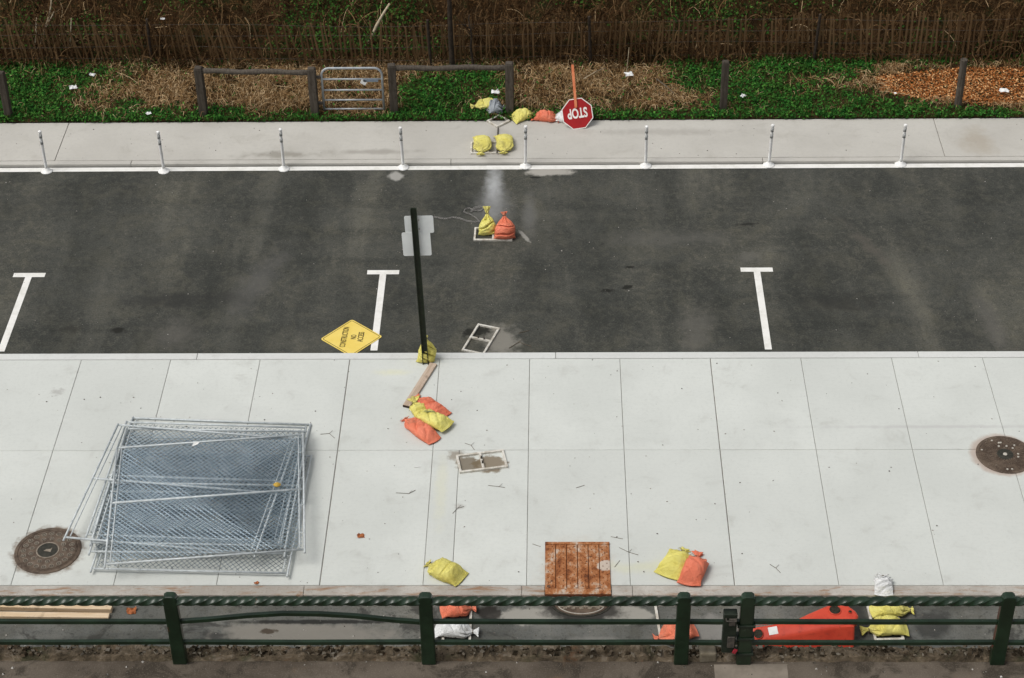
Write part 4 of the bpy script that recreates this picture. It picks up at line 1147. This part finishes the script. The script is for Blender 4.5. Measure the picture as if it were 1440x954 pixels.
# ------------------------------------------------------------------ bare young trees
def tree(label, x, y, lean, r0, H, seed, branches=9):
    rn = random.Random(seed)
    o = empty('young_tree', (x, y, -0.06)); tag(o, label, 'tree')
    pts, rs = [], []
    for k in range(16):
        t = k / 15
        pts.append((lean * t * H + .03 * math.sin(k * .9 + seed) * t, .08 * t * math.sin(k * .5), H * t - .1)); rs.append(r0 * (1 - .75 * t) + .004)
    m = MB(); m.tube(pts, rs, 10); m.build('trunk', M['bark'], o, smooth=True)
    c = MB()
    for b in range(branches):
        t = rn.uniform(.45, .97); i = int(t * 15); p0 = Vector(pts[i]); a = rn.uniform(0, 6.28); L = H * rn.uniform(.12, .28)
        path = [p0]
        d = Vector((math.cos(a), math.sin(a), rn.uniform(.5, 1.2))).normalized()
        for s in range(6):
            d = (d + Vector((rn.uniform(-.2, .2), rn.uniform(-.2, .2), rn.uniform(0, .2)))).normalized(); path.append(path[-1] + d * L / 6)
        c.tube(path, [rs[i] * .5 * (1 - s / 7) + .002 for s in range(7)], 6)
        for w2 in range(3):
            s = rn.randint(2, 5); q = path[s]; d2 = (d + Vector((rn.uniform(-1, 1), rn.uniform(-1, 1), rn.uniform(-.2, .6)))).normalized()
            c.tube([q, q + d2 * L * .2, q + d2 * L * .4 + Vector((0, 0, .05))], [.006, .004, .002], 5)
    c.build('crown', M['bark'], o, smooth=True)
tree('bare dark tree trunk rising through the slat fence', -1.71, 36.12, -0.012, .058, 5.2, 3)
tree('thin bare stem just right of the dark tree trunk', -1.285, 36.12, -0.02, .03, 1.35, 5, 3)

# ------------------------------------------------------------------ ground cover
def vnoise(x, y, s, seed=0):
    """cheap value noise, arrays in, about 0..1"""
    x = np.asarray(x) * s + seed * 17.3; y = np.asarray(y) * s + seed * 9.1
    xi, yi = np.floor(x), np.floor(y); fx, fy_ = x - xi, y - yi
    fx = fx * fx * (3 - 2 * fx); fy_ = fy_ * fy_ * (3 - 2 * fy_)
    def h(a, b): return np.modf(np.abs(np.sin(a * 127.1 + b * 311.7 + seed * 3.3) * 43758.5453))[0]
    return (h(xi, yi) * (1 - fx) + h(xi + 1, yi) * fx) * (1 - fy_) + (h(xi, yi + 1) * (1 - fx) + h(xi + 1, yi + 1) * fx) * fy_
def fbm(x, y, s, seed=0): return (vnoise(x, y, s, seed) + .5 * vnoise(x, y, s * 2.1, seed + 1) + .25 * vnoise(x, y, s * 4.3, seed + 2)) / 1.75
def blob(x, y, cx, cy, rx, ry): return np.exp(-(((x - cx) / rx) ** 2 + ((y - cy) / ry) ** 2))
def greenness(x, y):
    g = 0.42 + 0.0 * x
    g = g + 0.75 * np.clip(1 - (y - 34.05) / 0.55, 0, 1)                 # strip along the pavement
    for cx, cy, rx, ry, k in ((-10.8, 35.2, 2.2, 1.6, .9), (-8.2, 34.8, .35, .25, .5), (-7.4, 35.3, .4, .3, .35), (-1.6, 35.3, 1.2, .8, .95), (-2.6, 34.8, .3, .3, .5), (5.2, 35.2, 2.0, 1.4, .75), (3.6, 35.9, 1.2, .4, .5),
                              (-6.0, 34.55, 1.3, .3, .4), (1.3, 35.5, .4, .35, .25), (8.6, 36.4, 2.6, .28, .7), (10.6, 36.2, .6, .35, .7), (7.4, 34.7, .9, .3, .5)):
        g = g + k * blob(x, y, cx, cy, rx, ry)
    for cx, cy, rx, ry, k in ((-7.6, 35.25, 1.5, .7, .75), (-5.0, 35.1, 1.7, .8, .95), (-3.6, 35.2, .7, 1.0, .9), (0.9, 35.2, 1.6, .75, .65), (2.4, 34.95, 1.0, .35, .8), (5.6, 35.5, .5, .3, .5), (9.2, 35.35, 2.1, .75, 1.6), (1.5, 36, 1.6, .3, .3)):
        g = g - k * blob(x, y, cx, cy, rx, ry)
    return g + (fbm(x, y, 1.3, 3) - .5) * 0.8 + (fbm(x, y, 4.5, 13) - .5) * 0.7
def chipness(x, y):
    top = 36.12 - .35 * np.clip((8.5 - x) / 1.4, 0, 1) * (x > 7.0)
    bot = 34.55 + .45 * np.clip((8.6 - x) / 1.5, 0, 1)
    inside = np.minimum(np.minimum(x - 7.05, top - y), (y - bot)) * 3
    return inside + (fbm(x, y, 2.2, 8) - .5) * 1.1
def scatter(n, x0, x1, y0, y1, prob):
    x = rng.uniform(x0, x1, n); y = rng.uniform(y0, y1, n)
    k = rng.uniform(0, 1, n) < prob(x, y)
    return x[k], y[k]
def leaves(name, x, y, zlo, zhi, slo, shi, tiltmax, mat, label, cat):
    n = len(x); s = rng.uniform(slo, shi, n); a = rng.uniform(0, 2 * np.pi, n); tl = rng.uniform(-tiltmax, tiltmax, n); tb = rng.uniform(-tiltmax, tiltmax, n)
    c = np.stack([x, y, verge_z(x, y) + rng.uniform(zlo, zhi, n)], -1)
    e1 = np.stack([np.cos(a) * np.cos(tl), np.sin(a) * np.cos(tl), np.sin(tl)], -1) * s[:, None]
    e2 = np.stack([-np.sin(a) * np.cos(tb), np.cos(a) * np.cos(tb), np.sin(tb)], -1) * (s * rng.uniform(.55, .9, n))[:, None]
    V = np.stack([c - e1, c - e1 * .2 - e2, c + e1, c - e1 * .2 + e2], 1)
    o = quads_object(name, V, mat); return tag(o, label, cat, kind='stuff')
sp_ = lambda a, lo, hi: np.clip((a - lo) / (hi - lo), 0, 1)
edge = lambda x, y: (y > 34.02 + .08 * (fbm(x, y, 3.0, 5) - .2))
gx, gy = scatter(150000, -13.5, 13, 33.98, 36.55, lambda x, y: (sp_(greenness(x, y), .28, 1.05) ** 1.5 * (.25 + .75 * sp_(fbm(x, y, 6.0, 77), .25, .6)) + .05 * (fbm(x, y, 3.3, 88) > .5))  * edge(x, y) * (chipness(x, y) < .1))
leaves('clover', gx, gy, .003, .10, .010, .036, .9, M['clover'], 'dense dark green clover and weeds covering the verge', 'ground cover')
# upright grass blades in the green patches
gx, gy = scatter(26000, -13.5, 13, 34.05, 36.6, lambda x, y: sp_(greenness(x, y), .35, .9) * (chipness(x, y) < .1))
n = len(gx); hgt = rng.uniform(.05, .15, n); a = rng.uniform(0, 6.28, n); ln = rng.uniform(.0, .09, n)
t = np.linspace(0, 1, 3)[None, :]
P = np.stack([gx[:, None] + np.cos(a)[:, None] * ln[:, None] * t ** 2, gy[:, None] + np.sin(a)[:, None] * ln[:, None] * t ** 2, verge_z(gx, gy)[:, None] + hgt[:, None] * t], -1)
wv = np.stack([-np.sin(a), np.cos(a), 0 * a], -1)[:, None, :] * (.005 * (1 - .8 * t))[:, :, None]
tag(strips_object('grass', P, wv, M['clover']), 'short green grass blades between the clover', 'grass', kind='stuff')
# straw
def straw(name, x, y, llo, lhi, w, zlo, zhi, mat, curve=.25, rise=.05, seg=4, dirbias=None):
    n = len(x); L = rng.uniform(llo, lhi, n); a = rng.uniform(0, 6.28, n) if dirbias is None else rng.normal(dirbias[0], dirbias[1], n)
    t = np.linspace(-.5, .5, seg)[None, :]
    cv = rng.normal(0, curve, n)[:, None]
    ang = a[:, None] + cv * t * 2
    px = x[:, None] + np.cos(ang) * L[:, None] * t; py = y[:, None] + np.sin(ang) * L[:, None] * t
    pz = verge_z(px, py) + rng.uniform(zlo, zhi, n)[:, None] + rng.normal(0, rise, n)[:, None] * t * 2 + np.abs(rng.normal(0, rise, n))[:, None] * (1 - 4 * t ** 2)
    P = np.stack([px, py, pz], -1)
    wv = np.stack([-np.sin(ang), np.cos(ang), rng.normal(0, .5, n)[:, None] + 0 * ang], -1) * (w * rng.uniform(.5, 1.2, n))[:, None, None]
    return strips_object(name, P, wv, mat)
gx, gy = scatter(90000, -13.5, 13, 34.12, 36.5, lambda x, y: (.05 + sp_(.8 - greenness(x, y), .0, .6)) * (chipness(x, y) < .1) * sp_(fbm(x, y, 2, 12), .22, .62))
tag(straw('dry_straw', gx, gy, .05, .26, .0034, .005, .05, M['straw']), 'dry tan straw and dead grass matted on the verge', 'straw', kind='stuff')
gx, gy = scatter(330, -9, 7.5, 34.4, 36.5, lambda x, y: sp_(.9 - greenness(x, y), .0, .5))
tag(straw('fallen_stalks', gx, gy, .3, .8, .005, .03, .07, M['straw'], .09, .03, 5), 'longer pale dead stalks strewn over the verge', 'straw', kind='stuff')
# wood chips
gx, gy = scatter(26000, 6.6, 13, 34.3, 36.6, lambda x, y: sp_(chipness(x, y), -.15, .25))
leaves('wood_chips', gx, gy, .0, .035, .010, .030, .5, M['chips'], 'orange brown wood chips spread on the verge', 'wood chips')
def bankgreen(x, y):
    g = 0 * x
    for cx, cy, rx, ry, k in ((-4.0, 38.2, 1.3, 1.8, 1.3), (-10.6, 37.2, 1.2, .5, .6), (3.6, 37.7, 1.2, .5, .9), (6.2, 38.6, 1.0, .6, .8), (3.3, 38.8, .8, .6, .6), (-7.8, 38.5, .8, .6, .5), (1.2, 38.6, .6, .7, .5), (10.2, 36.6, 1.4, .3, .5), (-2.3, 36.6, .8, .3, .3)):
        g = g + k * blob(x, y, cx, cy, rx, ry)
    return g + (fbm(x, y, 1.6, 51) - .52) * .9
# dead brush on the bank and over the slat fence
gx, gy = scatter(30000, -14.5, 14.5, 36.2, 42, lambda x, y: (.35 + .65 * fbm(x, y, .9, 21)) * (1 - .75 * sp_(bankgreen(x, y), .15, .6)))
tag(straw('dead_brush', gx, gy, .15, .6, .0065, .02, .30, M['brush'], .35, .12, 5), 'tangled dark dead brush on the bank behind the slat fence', 'brush', kind='stuff')
gx, gy = scatter(5200, -14, 14, 36.25, 36.85, lambda x, y: sp_(fbm(x, y * .3, .8, 31), .42, .66))
n = len(gx)
o = straw('dead_vines', gx, gy, .15, .6, .006, .10, .95, M['brush'], .6, .2, 6, (0.0, .9))
tag(o, 'dead brown vines hanging in the slat fence', 'vines', kind='stuff')
gx, gy = scatter(2600, -14, 14, 36.5, 41, lambda x, y: .15 + .85 * (fbm(x, y, 1.4, 41) > .56))
tag(straw('pale_brush', gx, gy, .15, .55, .0038, .10, .38, M['straw'], .3, .10, 5), 'paler tan stems scattered over the dark brush', 'brush', kind='stuff')
gx, gy = scatter(110000, -14, 14, 36.4, 41, lambda x, y: sp_(bankgreen(x, y), .08, .70))
leaves('bank_weeds', gx, gy, .02, .42, .014, .040, 1.2, M['ivy'], 'dark green weeds growing through the brush on the bank', 'weeds')

gx, gy = scatter(90000, -14, 14, 36.25, 41, lambda x, y: .25 + .75 * fbm(x, y, 2.2, 61))
leaves('leaf_litter', gx, gy, .0, .26, .012, .036, 1.0, M['litter'], 'dead brown leaf litter on the dark bank', 'leaf litter')
gx, gy = scatter(26000, -13.5, 13, 34.1, 36.4, lambda x, y: sp_(.8 - greenness(x, y), .0, .6) * (chipness(x, y) < .1))
leaves('dry_leaves', gx, gy, .0, .05, .010, .028, .6, M['litter'], 'small dead leaves between the straw on the verge', 'leaf litter')

# pale stalks and sticks that stand out
def stick(label, pts, r, mat='stalk', name='dead_stalk', cat='stalk', group=None):
    pts = [Vector(p) for p in pts]; c = pts[0].copy()
    m = MB(); m.tube([p - c for p in pts], [r * (1 - .5 * k / (len(pts) - 1)) for k in range(len(pts))], 7)
    return tag(m.build(name, M[mat], None, c, smooth=True), label, cat, group)
stick('thick pale stick leaning on the bank above the metal gate', [(-3.56, 36.98, .05), (-3.34, 37.0, .53), (-3.19, 37.0, .8), (-3.04, 37.0, 1.04)], .042, 'stalk_pale')
stick('tall pale bare stalk rising over the slat fence at the far left', [(-10.6, 37.0, .05), (-10.46, 37.0, .46), (-10.32, 37.0, .76), (-10.22, 37.0, 1.05), (-10.15, 37.0, 1.4)], .024, 'stalk_pale')
stick('pale stalk leaning right beside the tallest stalk at the far left', [(-10.62, 36.96, .05), (-10.45, 36.97, .48), (-10.32, 36.97, .68), (-10.17, 36.97, .92)], .020, 'stalk_pale')
stick('short upright pale stalk left of the taller stalks', [(-10.70, 36.9, .05), (-10.63, 36.93, .41), (-10.59, 36.94, .63), (-10.56, 36.94, .79)], .020, 'stalk_pale')
stick('thin pale stalk right of the tallest stalk at the far left', [(-9.95, 36.9, .05), (-9.9, 36.93, .34), (-9.82, 36.94, .78)], .014, 'stalk_pale')
stick('thin pale wand sticking up by white litter right of the red sign', [(1.93, 35.72, -.05), (1.96, 35.78, .32), (1.98, 35.8, .62)], .010)
stick('dark fallen stick on the straw right of the red sign', [(2.55, 35.55, .02), (2.75, 35.2, .03), (2.88, 34.95, .02)], .014, 'twig', 'stick', 'stick')
stick('long pale stalk lying behind the red sign toward the fence', [(1.05, 35.55, .03), (1.3, 35.8, .06), (1.5, 35.95, .06)], .013)
# litter on the verge
def paper(label, c, s, seed, rz=0, name='paper_scrap', mat='paper'):
    rn = random.Random(seed); n = 5; s = s * .8
    vs = [(s * (i / (n - 1) - .5) * 1.3 + rn.uniform(-.1, .1) * s, s * (j / (n - 1) - .5) * .9 + rn.uniform(-.1, .1) * s, abs(rn.gauss(0, .16)) * s) for j in range(n) for i in range(n)]
    fs = [(j * n + i, j * n + i + 1, (j + 1) * n + i + 1, (j + 1) * n + i) for j in range(n - 1) for i in range(n - 1)]
    m = MB(); m.add(vs, fs)
    return tag(m.build(name, M[mat], None, c, (.15, .1, rz)), label, 'litter')
paper('white paper scrap on the grass at the far left', (-9.57, 35.30, .03), .15, 1, .5)
paper('small white scrap near the slat fence at the far left', (-9.28, 35.85, .02), .12, 2, -.2)
paper('tiny white scrap on the grass edge left of the fence bay', (-7.82, 34.22, .03), .10, 3, .7)
paper('white litter at the foot of the thin pale wand', (1.98, 35.70, .04), .17, 4, .3)
paper('small white scrap on the grass beside the lone dark post', (4.28, 34.78, .04), .12, 5, 1.0)
paper('white cup lid lying on the orange wood chips', (9.62, 34.95, .03), .19, 6, -.2)
paper('little white scrap beside the round timber post', (7.4, 34.9, .02), .06, 7, .4)
paper('small crumpled white scrap on the bank at upper left', (-8.0, 37.5, .45), .09, 8, 0)
paper('white plastic scrap on the green weeds by the fence post', (-0.78, 35.0, .03), .16, 9, .2)

# ------------------------------------------------------------------ boards, chain, barrier
o = MB(); o.box((0, 0, 0), (1.20, 0.125, 0.038)); b = o.build('plank', M['plank'], None, (-1.815, 25.335, 0.022), (0, 0, math.atan2(1.16, .40)), bevel=.004)
tag(b, 'weathered wooden plank leading from the sign post to the sandbag heap', 'plank')
m = MB(); m.box((0, 0, 0), (.012, .122, .036)); m.build('end_grain', M['char'], b, (-.6055, 0, 0))
for (y, L, x1, lab, z) in ((20.27, 2.6, -6.06, 'farther of two fresh lumber boards at the left behind the railing', ZR + .045), (20.11, 2.4, -6.08, 'nearer of two fresh lumber boards at the left behind the railing', ZR + .03)):
    o = MB(); o.box((0, 0, 0), (L, .10, .08 if y > 20.2 else .05)); tag(o.build('lumber_board', M['lumber'], None, (x1 - L / 2, y + .01, z), (0, 0, R(-1.8 if y > 20.2 else -1)), bevel=.003), lab, 'board')

def chain_path(pts, pitch=.036):
    out = []; pts = [Vector((*p, 0)) for p in pts]
    for a, b in zip(pts[:-1], pts[1:]):
        L = (b - a).length; n = max(1, int(L / pitch))
        for k in range(n): out.append((a.lerp(b, (k + .5) / n), math.atan2(b.y - a.y, b.x - a.x)))
    return out
ctl = [(-1.84, 30.63), (-1.72, 30.58), (-1.60, 30.56), (-1.48, 30.61), (-1.36, 30.58), (-1.24, 30.49), (-1.08, 30.45), (-0.98, 30.47), (-1.06, 30.60), (-1.17, 30.72), (-1.28, 30.78), (-1.27, 30.88), (-1.20, 30.93), (-1.12, 30.86), (-1.05, 30.90), (-1.00, 30.99), (-.92, 30.92), (-.97, 30.83), (-1.08, 30.84), (-1.16, 30.80), (-1.08, 30.96), (-.99, 30.93), (-.90, 30.99)]
m = MB()
for k, (c, a) in enumerate(chain_path(ctl)):
    Mx = Matrix.Translation((c.x, c.y, ZR + .016)) @ Matrix.Rotation(a, 4, 'Z') @ Matrix.Rotation(R(20 if k % 2 else 80), 4, 'X')
    ring = [Mx @ Vector((.026 * math.cos(q), .0125 * math.sin(q), 0)) for q in [6.2832 * j / 10 for j in range(11)]]
    m.tube(ring, .0052, 5, False)
tag(m.build('chain', M['chain'], smooth=True), 'grey steel chain trailing over the road to the sandbag stand', 'chain')

# orange plastic barrier, tipped over
o = empty('plastic_barrier', (4.0, 19.6, ZR)); tag(o, 'orange plastic barrier lying tipped over behind the railing', 'barrier')
def hull(pts, name, parent, mat, bevel=.03):
    bm = bmesh.new()
    for p in pts: bm.verts.new(p)
    r = bmesh.ops.convex_hull(bm, input=bm.verts)
    bmesh.ops.delete(bm, geom=[e for e in r['geom_interior'] if isinstance(e, bmesh.types.BMVert)], context='VERTS')
    bmesh.ops.dissolve_limit(bm, angle_limit=R(2), verts=bm.verts, edges=bm.edges)
    bmesh.ops.bevel(bm, geom=list(bm.edges), offset=bevel, segments=3, profile=.5, affect='EDGES')
    me = bpy.data.meshes.new(name); bm.to_mesh(me); bm.free()
    return link(name, me, mat, parent)
body = hull([(-.82, -.20, .02), (.65, -.20, .02), (-.82, -.17, .20), (.65, -.03, .42), (-.80, .02, .31), (.64, .15, .43), (-.82, .06, .02), (.66, .18, .02), (-.25, .10, .34)], 'body', o, M['barrier'], .034)
lug = hull([(-.16, .08, .30), (-.14, .09, .43), (.30, .33, .44), (.57, .34, .45), (.73, .16, .45), (.66, -.02, .42), (.0, .02, .42), (.30, .34, .14), (.57, .36, .14), (.73, .16, .16), (-.1, .1, .2)], 'shoulder', o, M['barrier'], .036)
flange = hull([(-.84, -.30, 0), (-.84, -.12, 0), (.63, -.30, 0), (.66, -.1, 0), (-.84, -.30, .07), (.62, -.30, .07), (.64, -.1, .10), (-.84, -.12, .10)], 'foot', o, M['barrier'], .012)
def hole(parent, c, r, nrm):
    q = Vector(nrm).normalized().to_track_quat('Z', 'Y').to_matrix().to_4x4()
    m = MB(); m.lathe([(r * 1.12, -.004), (r * 1.12, .006), (r, .010), (r * .96, .002), (r * .94, -.03), (.001, -.03)], 24, M=Matrix.Translation(c) @ q)
    h = m.build('hole_rim', M['barrier'], parent, smooth=False)
    m = MB(); m.lathe([(r * .95, .0105), (.001, .0106)], 24, M=Matrix.Translation(c) @ q); m.build('hole', M['black'], parent)
hole(lug, (.39, .21, .452), .080, (0, -.05, 1))
hole(body, (-.71, -.085, .275), .066, (-.10, -.60, 1))
hole(flange, (.33, -.22, .088), .022, (0, -.1, 1))
hole(lug, (.60, .17, .456), .024, (0, 0, 1))
m = MB(); m.box((0, 0, 0), (.13, .11, .004)); m.build('sticker', M['paper'], body, (-.50, -.05, .305), (R(32), R(-6), R(8)))

# ------------------------------------------------------------------ small things on the pavement
def twig(pts, r=.0038, label=None):
    pts = [Vector((*p, .006)) for p in pts]; c = pts[0].copy()
    m = MB(); m.tube([p - c for p in pts], r, 5)
    if len(pts) > 2:
        q = pts[1] - c; m.tube([q, q + Vector((.05, .06, .01))], r * .7, 5)
    return tag(m.build('twig', M['twig'], None, c), label, 'twig', 'twigs on the pavement')
for pts, lab in (([(-3.36, 24.08), (-3.22, 24.10), (-3.12, 23.98)], 'forked twig just right of the stacked chain link panels'),
                 ([(-2.05, 22.66), (-1.85, 22.64), (-1.75, 22.72)], 'forked twig left of the split slab, below the white stick'),
                 ([(-1.15, 22.18), (-1.08, 22.30), (-.98, 22.34)], 'bent twig on the narrow slab joint above the lone yellow sandbag'),
                 ([(-.62, 22.83), (-.45, 22.80), (-.36, 22.78)], 'forked twig below the pale stand on the pavement'),
                 ([(.75, 22.77), (.88, 22.83)], 'single straight twig alone on a slab above the rust plate'),
                 ([(1.26, 21.66), (1.44, 21.61)], 'thick straight twig at the upper right corner of the rust plate'),
                 ([(1.38, 21.42), (1.52, 21.32), (1.66, 21.26)], 'crossed twigs on the joint right of the rust plate'),
                 ([(1.30, 21.0), (1.38, 21.14)], 'short slanting twig close to the right side of the rust plate'),
                 ([(3.60, 21.06), (3.68, 20.98), (3.74, 20.88)], 'curved twig on the slab right of the yellow and orange sandbags'),
                 ([(.08, 21.5), (.20, 21.44)], 'thin twig at the upper left corner of the rust plate'),
                 ([(-1.02, 23.85), (-.92, 23.80), (-.86, 23.68)], 'curved twig touching the mud above the pale stand')):
    twig(pts, label=lab)
twig([(-.20, 26.98), (-.02, 27.06)], .006, 'dark twig on the road beside the tilted stand').location.z = ZR + .008
t = twig([(-.36, 26.55), (-.20, 26.72), (.02, 26.60)], .006, 'forked dark twig on the road at the kerb'); t.location.z = ZR + .008
m = MB(); m.tube([(-.05, 0, .008), (.05, .005, .008)], .007, 6)
tag(m.build('white_stick', M['paper'], None, (-1.75, 23.27, 0)), 'short white stick on the pavement beside the heap of sandbags', 'litter')
paper('dry orange leaf on the pavement below the crossing joints', (-2.52, 21.67, .01), .10, 21, .3, 'dry_leaf', 'leaf_dry')
paper('small brown leaf at the lower edge of the panel stack', (-3.98, 20.66, .01), .07, 22, .9, 'dry_leaf', 'leaf_dry')
paper('pinkish paper scrap on the service road behind the railing', (-5.78, 20.22, ZR + .01), .13, 23, .2, 'paper_scrap', 'leaf_dry')
# grit and gum
def grit(name, n, x0, x1, y0, y1, z, slo, shi, label):
    x = rng.uniform(x0, x1, n); y = rng.uniform(y0, y1, n); s = slo + (shi - slo) * rng.uniform(0, 1, n) ** 3
    a = rng.uniform(0, 6.28, n)
    c = np.stack([x, y, np.full(n, z)], -1)
    e1 = np.stack([np.cos(a), np.sin(a), 0 * a], -1) * s[:, None]; e2 = np.stack([-np.sin(a), np.cos(a), 0 * a], -1) * (s * .7)[:, None]
    up = np.array([0, 0, 1.0])[None, :] * (s * .7)[:, None]
    tri = []
    base = [c + e1, c + e2, c - e1 * .8, c - e2]; top = c + up
    for k in range(4): tri.append(np.stack([base[k], base[(k + 1) % 4], top], 1))
    return tag(quads_object(name, np.concatenate(tri), M['pebble']), label, 'grit', kind='stuff')
grit('pavement_grit', 500, -11, 10, 20.65, 26.05, .002, .003, .022, 'small dark specks of grit on the pale pavement')
grit('road_grit', 900, -12, 11, 26.3, 32.2, ZR + .001, .003, .020, 'small stones scattered on the asphalt')
grit('service_road_grit', 420, -9, 8, 19.2, 20.4, ZR + .001, .003, .022, 'grit on the damp service road')
grit('far_pavement_grit', 250, -12, 11, 32.7, 34.05, ZF + .001, .003, .020, 'specks of grit on the far pavement')
grit('coping_grit', 160, -8, 8, 15.1, 15.38, ZL - .05, .004, .028, 'gravel and crumbs of stone along the wall foot')

def rubble(name, n, x0, x1, y0, y1, z, slo, shi, mat, label):
    x = rng.uniform(x0, x1, n); y = rng.uniform(y0, y1, n); s_ = slo + (shi - slo) * rng.uniform(0, 1, n) ** 2.2
    a = rng.uniform(0, 6.28, n)
    c = np.stack([x, y, z + rng.uniform(-.01, .02, n)], -1)
    e1 = np.stack([np.cos(a), np.sin(a), 0 * a], -1) * s_[:, None]; e2 = np.stack([-np.sin(a), np.cos(a), 0 * a], -1) * (s_ * rng.uniform(.5, .9, n))[:, None]
    h_ = (s_ * rng.uniform(.4, .9, n))[:, None] * np.array([0, 0, 1.0])
    top = [c + e1 * .7 + h_, c + e2 * .7 + h_, c - e1 * .6 + h_, c - e2 * .7 + h_ * .8]
    bot = [c + e1, c + e2, c - e1, c - e2]
    q = [np.stack(top, 1)] + [np.stack([bot[k], bot[(k + 1) % 4], top[(k + 1) % 4], top[k]], 1) for k in range(4)]
    return tag(quads_object(name, np.concatenate(q), mat), label, 'rubble', kind='stuff')
rubble('coping_rubble', 1500, -8, 8, 15.37, 15.53, ZL + .005, .008, .05, leafmat('rubble', [(0.02, 0.016, 0.010), (0.06, 0.045, 0.028), (0.12, 0.09, 0.06), (0.26, 0.23, 0.18)], 0.9), 'loose stone crumbs and dirt on the wall coping')
